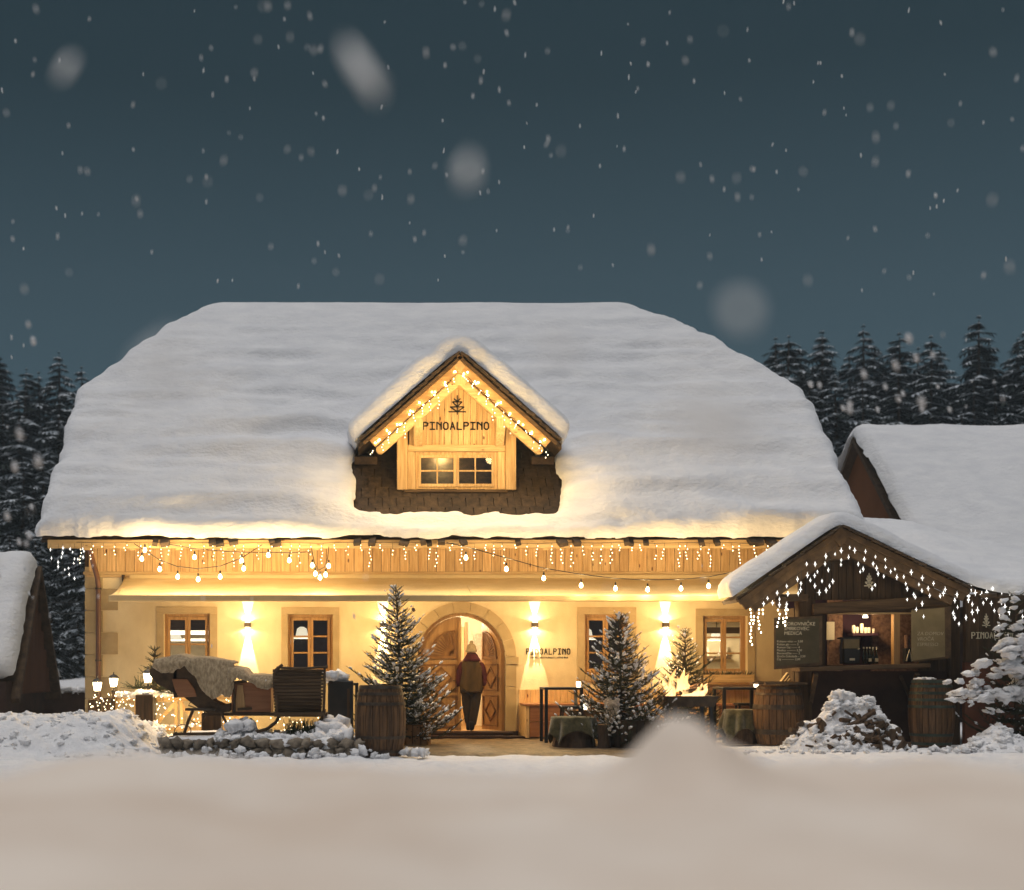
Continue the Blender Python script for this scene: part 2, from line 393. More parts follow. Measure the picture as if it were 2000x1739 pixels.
# stroke lettering -------------------------------------------------
GL = {'P': [[(0, 0), (0, 2), (.7, 2), (1, 1.75), (1, 1.25), (.7, 1), (0, 1)]], 'I': [[(0, 0), (1, 0)], [(0, 2), (1, 2)], [(.5, 0), (.5, 2)]],
      'N': [[(0, 0), (0, 2), (.12, 2), (.88, 1.2), (1, .9)], [(1, 0), (1, 2)]], 'O': [[(.3, 0), (.7, 0), (1, .4), (1, 1.6), (.7, 2), (.3, 2), (0, 1.6), (0, .4), (.3, 0)]],
      'A': [[(0, 0), (.5, 2), (1, 0)], [(.2, .7), (.8, .7)]], 'L': [[(0, 2), (0, 0), (1, 0)]]}
def letters(text, x, y, z, wdt, hgt, pitch, th, m, parent, dep=.012):
    for i, ch in enumerate(text):
        mb = MB()
        for st in GL[ch]:
            for a, b in zip(st[:-1], st[1:]):
                pa = (x + i * pitch + a[0] * wdt, y, z + a[1] / 2 * hgt); pb = (x + i * pitch + b[0] * wdt, y, z + b[1] / 2 * hgt)
                d = Vector(pb) - Vector(pa); d.normalize(); mb.beam(Vector(pa) - d * th * .4, Vector(pb) + d * th * .4, dep, th)
        put('letter', mb, m, parent)
def emblem(x, y, z, w_, h, th, m, parent, name='tree_emblem'):
    q = lambda a, b: (x + a * w_ / 2, y, z + b * h)
    segs = [((0, 0), (0, 1)), ((-1, .15), (1, .15)), ((0, .15), (-.8, .4)), ((-.8, .4), (.8, .4)), ((.8, .4), (0, .15)),
            ((0, .41), (-.55, .66)), ((-.55, .66), (.55, .66)), ((.55, .66), (0, .41)), ((0, .67), (-.38, .83)), ((0, .67), (.38, .83))]
    mb = MB()
    for a, b in segs: mb.beam(q(*a), q(*b), .012, th)
    return put(name, mb, m, parent)
def text_mesh(name, lines, m, parent, origin, size, shear=0, spacing=1.25, rotz=0, font_off=0):
    L = WL[parent.name]
    cu = bpy.data.curves.new('t', 'FONT'); cu.body = '\n'.join(lines); cu.size = size; cu.shear = shear; cu.space_line = spacing; cu.extrude = .002; cu.offset = font_off
    cu.resolution_u = 2
    ob = bpy.data.objects.new('t', cu); COL.objects.link(ob)
    dg = bpy.context.evaluated_depsgraph_get(); me = bpy.data.meshes.new_from_object(ob.evaluated_get(dg)); bpy.data.objects.remove(ob); bpy.data.curves.remove(cu)
    me.materials.clear(); me.materials.append(m)
    o = bpy.data.objects.new(name, me); COL.objects.link(o); o.parent = parent; o.location = Vector(origin) - L; o.rotation_euler = (R(90), 0, rotz); WL[o.name] = L
    return o

# ================================================================== GROUND AND HILLS
def ground_h(x, y):
    back = 1.5 * sstep(7, 32, y) + np.maximum(y - 34, 0) * .23
    rough = .03 * fbm(x * 1.5, y * 1.5, 0, 3, 5) * (np.abs(y + 7) < 40)
    yard = -.05 * sstep(-.2, .3, (1 - np.maximum(np.abs(x + .9) / 4.8, np.abs(y + 2.3) / 3.6)))
    return back + rough + yard
xs = np.concatenate([np.linspace(-110, -14, 30)[:-1], np.linspace(-14, 14, 281), np.linspace(14, 110, 30)[1:]])
ys = np.concatenate([np.linspace(-45, -21, 14)[:-1], np.linspace(-21, 3, 261), np.linspace(3, 90, 45)[1:]])
def gh2(x, y):
    fine = ((.022 + .06 * sstep(-5.2, -6.2, y) * sstep(-12, -9.5, y)) * fbm(x * 3.2, y * 2.2, 0, 31, 5) + .02 * np.abs(fbm(x * 7, y * 3, 0, 37, 3))) * (y < -4) * (y > -21)
    return ground_h(x, y) + fine
gm = grid_mb(xs, ys, gh2)
tag(put('snowy_ground', gm, snow_fine, smooth=True), kind='structure')
# trodden, bare paving in front of the door
pv = grid_mb(np.linspace(-5.0, 3.3, 120), np.linspace(-5.4, -.02, 90),
             lambda x, y: .008 + .014 * fbm(x * 6, y * 5, 0, 5, 4) - .11 * sstep(.80, 1.0, np.maximum(np.abs(x + .9) / 4.15, np.abs(y + 2.4) / 3.05) + .13 * fbm(x * 1.3, y * 1.3, 0, 8, 3)))
tag(put('trodden_paving', pv, paving, smooth=True), kind='structure')

# ploughed snow bank close to the camera
def bank(x, y):
    d = y - CY
    crest = 1.050 + .05 * fbm(x * 2.0 + 3, .5, 0, 41, 4)
    h = crest - .10 * np.clip(2.9 - d, 0, 3) ** 1.0 * .55 - .55 * sstep(3.2, 6.5, d) * crest - .9 * sstep(5.2, 8, d)
    cx_, cy_ = CX + (1330 - 700) * 3.0 / F0, CY + 3.0
    for ox, hh, sg in ((0, .085, .062), (.02, .050, .13), (-.085, .030, .06), (.115, .035, .075), (.20, .022, .07)):
        h = h + hh * np.exp(-((x - cx_ - ox) / sg) ** 2 - ((y - cy_) / .30) ** 2)
    h = h + .018 * fbm(x * 16, y * 7, 0, 47, 3) * np.exp(-((x - cx_) / .3) ** 2 - ((y - cy_) / .4) ** 2)
    return h + .04 * fbm(x * 2.2, y * 2.2, 0, 44, 5) - .04 * np.clip(x + 3.2, -.3, .6) * 0
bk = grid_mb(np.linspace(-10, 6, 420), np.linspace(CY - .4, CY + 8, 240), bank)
tag(put('ploughed_snow_bank', bk, snow_warm_lit, smooth=True), kind='structure')

# ================================================================== THE GUESTHOUSE
H = thing('guesthouse', (-1.1, 5, 0), 'cream alpine guesthouse with big snow-covered half-hipped roof and arched door', 'house')
WX0, WX1 = -8.32, 6.1
WIN = [(-6.80, -5.90, 1.22, 2.41), (-4.38, -3.50, 1.22, 2.40), (1.42, 2.28, 1.22, 2.40), (3.73, 4.60, 1.22, 2.37)]
DCX, DCZ, DR = -.985, 1.57, .86
def arch(r, n=24, z0=0.0, cx=DCX, cz=DCZ):
    return [(cx + r, z0)] + [(cx + r * math.cos(math.pi * k / n), cz + r * math.sin(math.pi * k / n)) for k in range(n + 1)] + [(cx - r, z0)]
wall_poly = [(WX0, 0), (DCX - DR, 0)] + list(reversed(arch(DR)))[1:-1] + [(DCX + DR, 0), (WX1, 0), (WX1, 4.1), (WX0, 4.1)]
mb = MB().prism(wall_poly, 0, .35, [[(a, c), (b, c), (b, d), (a, d)] for a, b, c, d in WIN])
put('wall', mb, plaster, H, label if False else False)
ROOF_Y, ROOF_K, ROOF_Z0 = 5.6, .934, 3.80
def roof_z(x, y, e=.15):
    return 9.77 + e - np.sqrt((ROOF_K * (y - ROOF_Y)) ** 2 + e * e)
# side and back walls with gables
for nm, xx in (('gable_wall', WX0), ('gable_wall', WX1 - .3)):
    zt = 7.3
    yA = ROOF_Y - (9.3 - zt) / ROOF_K; yB = 2 * ROOF_Y - yA
    put(nm, MB().xprism([(.35, 0), (11.2, 0), (11.2, 4.2), (yB, zt), (yA, zt), (.35, 4.25)], xx, xx + .3), plaster, H)
put('rear_wall', MB().box(WX0, WX1, 11.2, 11.5, 0, 4.1), plaster, H)
# roof body
def roof_solid():
    m = MB(); t = .05
    f = lambda y: float(roof_z(0, y, .001)) - .02
    ye, yh, yr = -.8, 3.04, 5.6; yb, yhb = 12.0, 8.16
    A = [(-9.0, ye, f(ye)), (6.55, ye, f(ye)), (6.55, yh, f(yh)), (3.8, yr, f(yr)), (-6.83, yr, f(yr)), (-9.0, yh, f(yh)),
         (6.55, yhb, f(yhb)), (-9.0, yhb, f(yhb)), (6.55, yb, f(yb)), (-9.0, yb, f(yb))]
    vs = A + [(p[0], p[1], p[2] - t) for p in A]
    top = [(0, 1, 2, 3, 4, 5), (4, 3, 6, 8, 9, 7), (2, 6, 3), (5, 4, 7)]
    fs = list(top) + [tuple(i + 10 for i in reversed(q)) for q in top]
    ring = [0, 1, 2, 6, 8, 9, 7, 5]
    for i in range(8):
        a, b = ring[i], ring[(i + 1) % 8]; fs.append((a, b, b + 10, a + 10))
    return m.add(vs, fs)
roof = put('roof', roof_solid(), tile, H)
def sd_roof(x, y):
    slope = 1.37
    d = (y + .93) * slope
    d = np.minimum(d, 6.62 - x); d = np.minimum(d, x + 9.09)
    d = np.minimum(d, (12.1 - y) * slope)
    # hips (front and mirrored back)
    yy = np.where(y > ROOF_Y, 2 * ROOF_Y - y, y)
    nr = math.hypot(2.8, 2.56 * 1.0)
    d = np.minimum(d, (2.56 * (6.62 - x) - 2.8 * (yy - 3.04)) / nr - .16) if True else d
    nl = math.hypot(2.26, 2.56)
    d = np.minimum(d, (2.56 * (x + 9.09) - 2.26 * (yy - 3.04)) / nl - .16)
    # bare patch round the dormer
    qx, qy = np.abs(x + 1.08) - 1.62, np.abs(y - .60) - .74
    hole = np.sqrt(np.maximum(qx, 0) ** 2 + np.maximum(qy * 1.3, 0) ** 2) + np.minimum(np.maximum(qx, qy), 0) - .40
    return np.minimum(d, hole)
def roof_T(x, y):
    qx, qy = np.abs(x + 1.08) - 1.62, np.abs(y - .60) - .74
    h = np.sqrt(np.maximum(qx, 0) ** 2 + np.maximum(qy * 1.3, 0) ** 2)
    return .33 * (.42 + .58 * sstep(.3, 1.5, h)) * (1 - .25 * sstep(4.6, 5.6, y))
ms = snow_sheet(-9.35, 6.9, -1.15, 12.2, .065, roof_z, sd_roof, roof_T, .34, jag=.13, bumps=.06, seed=3, jf=2.6, bands=.11)
put('roof_snow', ms, snow, H, smooth=True, fix=False)
# snow on the two hips
def hip(sx, xe, xr):
    m = MB(); f = lambda y: float(roof_z(0, y, .001)) + .1
    vs = []; n = 10
    a, b, c = Vector((xe, 3.04, f(3.04))), Vector((xe, 8.16, f(8.16))), Vector((xr, 5.6, f(5.6)))
    m.add([a, b, c, a - Vector((0, 0, .4)), b - Vector((0, 0, .4)), c - Vector((0, 0, .5))], [(0, 1, 2), (3, 5, 4), (0, 3, 4, 1), (1, 4, 5, 2), (2, 5, 3, 0)])
    return m
put('roof_snow', hip(1, 6.5, 3.7), snow, H, smooth=False); put('roof_snow', hip(-1, -8.98, -6.75), snow, H, smooth=False)
# tiles laid bare round the dormer
rn = math.atan(ROOF_K); k = 0
for r_ in range(9):
    yy = -.22 + r_ * .24
    for c_ in range(17):
        xx = -3.35 + c_ * .272 + (.136 if r_ % 2 else 0)
        if -2.15 < xx < 0.0 and yy > .42: continue
        zz = float(roof_z(0, yy, .001)) + .015
        if float(sd_roof(np.array(xx), np.array(yy))) > .18: continue
        piece('roof_tile', tile, H, (xx, yy, zz + rng.uniform(0, .012)), (.258, .36, .03), (rn + .05 + rng.uniform(-.02, .02), 0, rng.uniform(-.02, .02)))
# eave tiles peeping out under the snow
for px in (303, 322, 415, 428, 455, 530, 540, 698, 727, 790, 826, 838, 862, 905, 1012, 1098, 1126, 1224, 1232, 1262, 1370, 1400, 1470, 1482, 1507):
    piece('eave_tile', tile, H, (X(px, -.95), -.93, Z(1058, -.93) + rng.uniform(-.02, .02)), (rng.choice([.10, .13, .17]), .22, rng.uniform(.05, .09)), (rn * .8, rng.uniform(-.25, .25), rng.uniform(-.2, .2)))
# board band under the eaves
for i in range(80):
    w_ = 14.28 / 80; xx = WX0 + .06 + w_ * (i + .5)
    if xx > 6.05: break
    piece('plank', pine_v, H, (xx, -.035 + rng.uniform(-.004, .004), 3.63), (w_ - .009, .03, .80))
put('batten', MB().box(WX0 - .02, WX1, -.019, -.001, 3.22, 4.04), dark_v, H)
put('soffit', MB().add([(WX0 - .5, -.8, ROOF_Z0 - .12), (WX1 + .3, -.8, ROOF_Z0 - .12), (WX1 + .3, .0, 4.22), (WX0 - .5, 0, 4.22), (WX0 - .5, -.8, ROOF_Z0 - .09), (WX1 + .3, -.8, ROOF_Z0 - .09), (WX1 + .3, .0, 4.25), (WX0 - .5, 0, 4.25)],
    [(0, 1, 2, 3), (4, 7, 6, 5), (0, 4, 5, 1), (3, 2, 6, 7), (0, 3, 7, 4), (1, 5, 6, 2)]), pine_h, H)
for i in range(17):
    xx = -8.2 + i * .87; put('rafter', MB().xprism([(-.78, ROOF_Z0 - .22), (-.78, ROOF_Z0 - .13), (-.02, 4.2), (-.02, 4.06)], xx, xx + .11), pine_h, H)
put('fascia_board', MB().box(WX0 - .55, WX1 + .4, -.86, -.815, ROOF_Z0 - .19, ROOF_Z0 - .03), pine_h, H)
put('moulding', MB().box(WX0 - .04, WX1, -.075, -.001, 3.17, 3.225), pine_h, H)
put('moulding', MB().box(WX0, WX1, -.055, -.001, 3.12, 3.168), pine_h, H)
# quoins
zz = .02; i = 0
while zz < 3.1:
    h_ = .43 if i else .30; wd = .64 if i % 2 == 0 else .345
    if i == 0: wd = .345
    for nm in ('quoin_stone',):
        piece(nm, stone_trim, H, (WX0 + wd / 2 - .015, .10 - .012 * (i % 2), zz + h_ / 2), (wd, .25, h_ - .014))
    zz += h_; i += 1
# windows -----------------------------------------------------------
def window(x0, x1, z0, z1, rows=3, cols=1, yf=.14, m_f=oak_v, m_h=oak_h, bars=True):
    w_ = put('window', MB().box(x0, x0 + .05, yf, yf + .07, z0, z1).box(x1 - .05, x1, yf, yf + .07, z0, z1).box(x0 + .05, x1 - .05, yf, yf + .07, z1 - .05, z1).box(x0 + .05, x1 - .05, yf, yf + .07, z0, z0 + .05), m_f, H)
    xm = (x0 + x1) / 2
    for a, b in ((x0 + .055, xm - .002), (xm + .002, x1 - .055)):
        s = .052; za, zb = z0 + .055, z1 - .055; m = MB()
        m.box(a, a + s, yf - .02, yf + .03, za, zb).box(b - s, b, yf - .02, yf + .03, za, zb).box(a + s, b - s, yf - .02, yf + .03, zb - s - .01, zb).box(a + s, b - s, yf - .02, yf + .03, za, za + s + .01)
        hh = (zb - za - 2 * s) / rows
        for k in range(1, rows): zc = za + s + hh * k; m.box(a + s, b - s, yf - .014, yf + .024, zc - .016, zc + .016)
        for k in range(1, cols): xc = a + s + (b - a - 2 * s) / cols * k; m.box(xc - .014, xc + .014, yf - .012, yf + .02, za + s, zb - s)
        put('casement', m, m_f, w_, bev=.004)
        for k in range(rows):
            zc = za + s + hh * k
            for c in range(cols):
                ww = (b - a - 2 * s) / cols
                put('pane', MB().box(a + s + ww * c, a + s + ww * (c + 1), yf + .005, yf + .009, zc, zc + hh), glass, w_)
    return w_
for i, (a, b, c, d) in enumerate(WIN):
    window(a, b, c, d, rows=3 if i else 2)
    t = .145 if i != 1 else .125
    for q in ([a - t, a, c - .12, d], [b, b + t, c - .12, d], [a - t, b + t, d, d + .135]):
        piece('window_surround', stone_trim, H, ((q[0] + q[1]) / 2, .09, (q[2] + q[3]) / 2), (q[1] - q[0] - .003, .22, q[3] - q[2] - .003))
    piece('window_sill', stone_trim, H, ((a + b) / 2, .065, c - .062), (b - a - .004, .29, .115))
# arched door surround: voussoirs and jambs
n = 9
for k in range(n):
    a0, a1 = math.pi * k / n + .004, math.pi * (k + 1) / n - .004; pts = []
    for j in range(5): a = a0 + (a1 - a0) * j / 4; pts.append((DCX + 1.065 * math.cos(a), DCZ + 1.065 * math.sin(a)))
    for j in range(4, -1, -1): a = a0 + (a1 - a0) * j / 4; pts.append((DCX + DR * math.cos(a), DCZ + DR * math.sin(a)))
    put('arch_stone', MB().prism(pts, -.03, .22), stone_trim, H)
for sx in (-1, 1):
    for z0, z1, e_ in ((.12, .98, 0), (.985, 1.42, 0), (1.425, 1.565, .04)):
        xa, xb = DCX + sx * DR, DCX + sx * (1.065 + e_)
        piece('jamb_stone', stone_trim, H, ((xa + xb) / 2, .09 - e_ / 2, (z0 + z1) / 2), (abs(xb - xa), .25 + e_, z1 - z0 - .006))
    xa, xb = DCX + sx * DR, DCX + sx * 1.10
    piece('jamb_stone', darkwall, H, ((xa + xb) / 2, .08, .06), (abs(xb - xa), .27, .118))
# wooden door frame
frm = MB().prism([p for p in arch(DR - .002, z0=.08)] + list(reversed(arch(DR - .065, z0=.08))), .16, .26)
put('door_frame', frm, oak_v, H)
def leaf_poly(inset, r, xin):       # left leaf in local coords, hinge at x=-r, meeting edge at xin
    n = 12; pts = [(xin, .12 + inset), (xin, DCZ + math.sqrt(max(r * r - xin * xin, 0)))]
    a0 = math.acos(xin / r)
    for k in range(1, n + 1): a = a0 + (math.pi - a0) * k / n; pts.append((r * math.cos(a), DCZ + r * math.sin(a)))
    pts.append((-r, .12 + inset)); return pts
def door_leaf(mirror, angle):
    r = DR - .07; hx = -r
    g = put('door', MB(), oak_v, H); WLg = WL[g.name]
    def tr(mbx):
        out = []
        for x_, y_, z_ in mbx.v:
            lx = x_ - hx; c_, s_ = math.cos(angle), math.sin(angle)
            X_ = hx + lx * c_ - y_ * s_; Y_ = lx * s_ + y_ * c_
            if mirror: X_ = -X_
            out.append((DCX + X_, .20 + Y_, z_))
        mbx.v = out; return mbx
    main = tr(MB().prism(leaf_poly(0, r, -.02), 0, .05))
    V = [Vector(v) - WLg for v in main.v]
    me = bpy.data.meshes.new('door'); me.from_pydata([tuple(v) for v in V], [], main.f); me.materials.append(oak_v); g.data = me
    b = bmesh.new(); b.from_mesh(me); bmesh.ops.recalc_face_normals(b, faces=b.faces); b.to_mesh(me); b.free()
    fr = -.022
    # fan
    fx, fz = -.12, 1.58
    fan = MB()
    for k in range(11):
        a = math.pi / 2 + (math.pi / 2) * (k + .5) / 11; L_ = .47 + .02 * math.sin(k)
        p = (fx - .07 * math.cos(a) * 0 + .09 * math.cos(a), fr + .005, fz + .09 * math.sin(a)); q_ = (fx + L_ * math.cos(a), fr + .005, fz + L_ * math.sin(a))
        fan.beam(p, q_, .02, .026)
    put('fan_carving', tr(fan), oak_shaded, g)
    mo = MB()
    pts = [(fx + .50 * math.cos(math.pi / 2 + math.pi / 2 * k / 10), fz + .50 * math.sin(math.pi / 2 + math.pi / 2 * k / 10)) for k in range(11)]
    for a, b_ in zip(pts[:-1], pts[1:]): mo.beam((a[0], fr, a[1]), (b_[0], fr, b_[1]), .03, .03)
    mo.beam((fx, fr, fz), (fx, fr, fz + .5), .03, .03); mo.box(-.66, -.09, fr - .02, fr + .02, fz - .05, fz)
    put('moulding', tr(mo), oak_shaded, g)
    for z0, z1, dia in ((.92, 1.40, True), (.22, .78, True)):
        x0, x1 = -.66, -.12; m2 = MB()
        m2.box(x0, x1, fr, .0, z1, z1 + .03).box(x0, x1, fr, .0, z0 - .03, z0).box(x0 - .03, x0, fr, .0, z0 - .03, z1 + .03).box(x1, x1 + .03, fr, .0, z0 - .03, z1 + .03)
        cx_, cz_ = (x0 + x1) / 2, (z0 + z1) / 2; hw, hz = .2, .2
        D_ = [(cx_ - hw, cz_), (cx_, cz_ + hz), (cx_ + hw, cz_), (cx_, cz_ - hz)]
        for a, b_ in zip(D_, D_[1:] + D_[:1]): m2.beam((a[0], fr + .008, a[1]), (b_[0], fr + .008, b_[1]), .026, .028)
        put('door_panel', tr(m2), oak_shaded, g)
    put('handle', tr(MB().tube([(-.06, -.02, 1.1), (-.06, -.06, 1.1), (-.16, -.065, 1.1)], .011, 6).box(-.08, -.04, -.012, 0, .98, 1.2)), ironm, g)
    return g
door_leaf(False, 0); door_leaf(True, R(66))
put('door_post', MB().box(DCX - .045, DCX + .005, .17, .235, .12, DCZ + .765), oak_v, H)
# vestibule behind the open leaf
V = MB().box(-2.4, .6, 3.0, 3.1, 0, 2.9).box(-2.5, -2.4, .36, 3.1, 0, 2.9).box(.6, .7, .36, 3.1, 0, 2.9).box(-2.4, .6, .36, 3.0, 2.55, 2.65)
put('vestibule_wall', V, creamw, H); put('vestibule_floor', MB().box(-2.4, .6, .05, 3.0, .04, .10), oak_h, H)
vd = put('inner_door', MB().box(-1.5, -.7, 2.9, 2.97, .1, 2.25), pine_v, H)
put('door_panel', MB().box(-1.4, -1.12, 2.86, 2.9, 1.1, 2.1).box(-1.06, -.8, 2.86, 2.9, 1.1, 2.1), rust_wall, vd)
put('inner_frame', MB().box(-1.56, -1.51, 2.88, 2.96, .1, 2.35), oak_v, H); put('inner_frame', MB().box(-.69, -.64, 2.88, 2.96, .1, 2.35), oak_v, H)
put('coat_rack', MB().box(-.5, .3, 2.85, 2.95, 1.5, 2.1), fleece, H)
vl = thing('ceiling_lamp', (-.9, 1.6, 2.55), 'round glowing ceiling lamp inside the open front door', 'lamp')
put('lamp_shade', MB().lathe([(.22, -.06), (.24, -.02), (.24, -.001)], (-.9, 1.6, 2.55), 18), ceil_m, vl); light('POINT', (-.9, 1.5, 2.30), 130, (1, .78, .48), vl, .12)
# rooms behind the windows
def room(x0, x1, tone, lampx, pw):
    m = MB().box(x0, x1, 3.6, 3.7, .2, 3.0).box(x0 - .1, x0, .36, 3.7, .2, 3.0).box(x1, x1 + .1, .36, 3.7, .2, 3.0)
    put('room_wall', m, tone, H); put('room_floor', MB().box(x0, x1, .36, 3.6, .1, .2), oak_h, H); put('room_ceiling', MB().box(x0, x1, .36, 3.6, 2.95, 3.05), creamw, H)
    for lx, ly in lampx:
        t = thing('pendant_lamp', (lx, ly, 2.95), 'lit pendant lamp inside the %s' % {(-1): 'x'}.get(0, 'guest room'), 'lamp')
        t['label'] = 'white pendant lamp glowing behind the window %s' % PEND.pop(0)
        put('cord', MB().tube([(lx, ly, 2.95), (lx, ly, 2.2)], .008, 5), blackm, t)
        put('lamp_shade', MB().lathe([(.04, .24), (.10, .20), (.13, .05), (.20, 0)], (lx, ly, 1.95), 16, cap=False), greycloth, t)
        light('POINT', (lx, ly, 1.9), pw, (1, .74, .42), t, .06)
PEND = ['left of the drainpipe side sleigh', 'over the slatted sleigh front', 'half hidden by the tallest right-hand fir', 'with the flower box', 'with the flower box, further back']
PEND[0] = 'above the blanket-covered sleigh seat'
room(-7.9, -5.0, creamw, [(-6.9, 2.3)], 16)
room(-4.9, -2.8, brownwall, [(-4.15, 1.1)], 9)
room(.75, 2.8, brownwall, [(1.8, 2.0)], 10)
room(2.9, 5.9, creamw, [(3.9, 1.9), (4.75, 2.8)], 34)
put('ceiling_panel', MB().box(-7.85, -5.05, 1.0, 1.1, 2.12, 2.9), dark_h, H); put('ceiling_light_strip', MB().box(-7.6, -5.2, 1.02, 1.08, 2.03, 2.11), ceil_m, H); put('ceiling_light_strip', MB().box(-7.0, -5.4, 2.4, 2.5, 1.93, 1.98), ceil_m, H)
[put('radiator_slat', MB().box(-6.05 + .07 * k, -6.02 + .07 * k, 2.9, 2.95, .5, 1.85), dark_v, H) for k in range(9)]; put('picture_rail', MB().box(-6.3, -5.4, 2.96, 3.0, 1.86, 1.92), blackm, H)
for zc in (2.35, 2.1): put('ceiling_beam', MB().box(2.95, 5.85, 2.6 - (zc - 2.1) * 3, 2.75 - (zc - 2.1) * 3, zc, zc + .13), dark_h, H)
put('room_shelf', MB().box(3.4, 5.2, 3.3, 3.55, 1.0, 1.12).box(3.4, 5.2, 3.3, 3.55, 1.55, 1.62), dark_h, H)
scat = MB()
for k in range(26): a = 3.5 + rng.random() * 1.6; scat.lathe([(.035, 0), (.045, .1), (.02, .16 + .06 * rng.random())], (a, 3.35, 1.12 if k % 2 else 1.62), 8)
tag(put('glassware', scat, white, H), kind='stuff')
# wainscot boards, bench chests along the wall
for i in range(48):
    xx = .125 + i * .118 + .06
    piece('wainscot_board', pine_v, H, (xx, -.022, .50), (.112, .022, .86))
for x0, x1 in ((.17, 2.45), (3.75, 5.2)):
    lb = {.17: 'reddish wooden bench chest by the wall right of the arched door', 3.75: 'reddish wooden bench chest under the flower box window'}[x0]
    t = thing('bench_chest', ((x0 + x1) / 2, -.45, 0), lb, 'bench')
    put('seat', MB().box(x0 - .03, x1 + .02, -.92, -.06, .63, .67), red_h, t, bev=.006)
    put('end_panel', MB().box(x0 - .01, x0 + .05, -.90, -.06, .03, .628), pine_v, t); put('end_panel', MB().box(x1 - .05, x1 + .01, -.90, -.06, .03, .628), red_h, t)
    for k in range(2): piece('front_board', red_h, t, ((x0 + x1) / 2 + .02, -.885 - .004 * k, .19 + .295 * k), (x1 - x0 - .08, .03, .285))
put('drain_elbow', MB(), copper, H) if False else None
dp = thing('drainpipe', (-8.1, -.15, 0), 'dark brown drainpipe running down the left corner of the guesthouse', 'pipe')
put('pipe', MB().tube([P(176, 1062, -.72), P(177, 1078, -.6), P(182, 1100, -.4), P(190, 1128, -.2), P(192, 1145, -.16), P(192, 1390, -.16), P(192, 1432, -.16)], .05, 12), copper, dp, smooth=True)
for py in (1150, 1290): put('bracket', MB().lathe([(.062, -.015), (.062, .015)], P(192, py, -.16), 12), ironm, dp)

# doorstep
st = thing('doorstep', (-.75, -.3, 0), 'two dark stone steps with icy edge below the arched door', 'steps')
put('upper_step', MB().box(-1.9, -.02, -.42, .12, .055, .118), darkwall, st, bev=.01); put('lower_step', MB().box(-2.15, .15, -.75, -.42, -.05, .052), darkwall, st, bev=.01)
for k in range(6): piece('step_block', darkwall, st, (-1.8 + k * .37, -.77, -.0), (.35, .05, .10))

# dormer ------------------------------------------------------------
DM = H
DX, DZ, DK = -1.03, 7.46, .888
def dz_(x, e=.02): return DZ - DK * (np.sqrt((x - DX) ** 2 + e * e) - e)
yD = .35
put('dormer_cheek', MB().xprism([(.42, 4.7), (.42, 6.25), (2.2, 6.25)], -2.2, -2.1), tile, H); put('dormer_cheek', MB().xprism([(.42, 4.7), (.42, 6.25), (2.2, 6.25)], -.0, .1), tile, H)
wallp = [(-2.24, 4.82), (.10, 4.82), (.10, dz_(.10) - .12), (DX, DZ - .14), (-2.24, dz_(-2.24) - .12)]
put('dormer_wall', MB().prism([(-2.2, 4.80), (.06, 4.80), (.06, 6.3), (DX, 7.25), (-2.2, 6.3)], yD + .03, yD + .1, [[(-1.86, 4.92), (-.26, 4.92), (-.26, 5.68), (-1.86, 5.68)]]), dark_v, H)
x = -2.0; 
while x < -.12:
    w_ = rng.choice([.085, .10, .12, .14]); xa, xb = x, min(x + w_, -.10)
    zt = float(dz_((xa + xb) / 2)) - .16
    pl = MB().prism([(xa + .004, 5.76), (xb - .004, 5.76), (xb - .004, float(dz_(xb)) - .12), (xa + .004, float(dz_(xa)) - .12)], yD - .012 - rng.random() * .008, yD + .028)
    put('plank', pl, pine_v, H); x = xb
    if xb >= -.10: break
for xa, xb, za, zb in ((-2.24, -2.03, 4.86, 6.35), (-.10, .11, 4.86, 6.40)):
    put('dormer_post', MB().box(xa, xb, yD - .12, yD + .06, za, zb), pine_v, H, bev=.012)
put('window_casing', MB().box(-2.025, -1.875, yD - .08, yD + .05, 4.87, 5.62), pine_v, H, bev=.01); put('window_casing', MB().box(-.255, -.105, yD - .08, yD + .05, 4.87, 5.62), pine_v, H, bev=.01)
put('window_lintel', MB().box(-2.025, -.105, yD - .09, yD + .05, 5.622, 5.755), pine_h, H, bev=.01)
put('window_sill', MB().box(-2.1, -.06, yD - .14, yD + .05, 4.81, 4.865), dark_h, H)
window(-1.87, -.26, 4.875, 5.62, rows=2, cols=2, yf=yD - .03, m_f=pine_v)
put('attic_wall', MB().box(-2.1, -.05, 1.9, 2.0, 4.6, 6.6), creamw, H); put('attic_floor', MB().box(-2.1, -.05, .5, 1.9, 4.6, 4.66), oak_h, H)
al = thing('attic_lamp', (-1.3, 1.3, 5.95), 'dim amber lamp inside the dormer window', 'lamp')
put('lamp_shade', MB().lathe([(.05, .1), (.18, 0)], (-1.3, 1.3, 5.85), 14, cap=False), greycloth, al); light('POINT', (-1.3, 1.2, 5.8), 60, (1, .62, .22), al, .08)
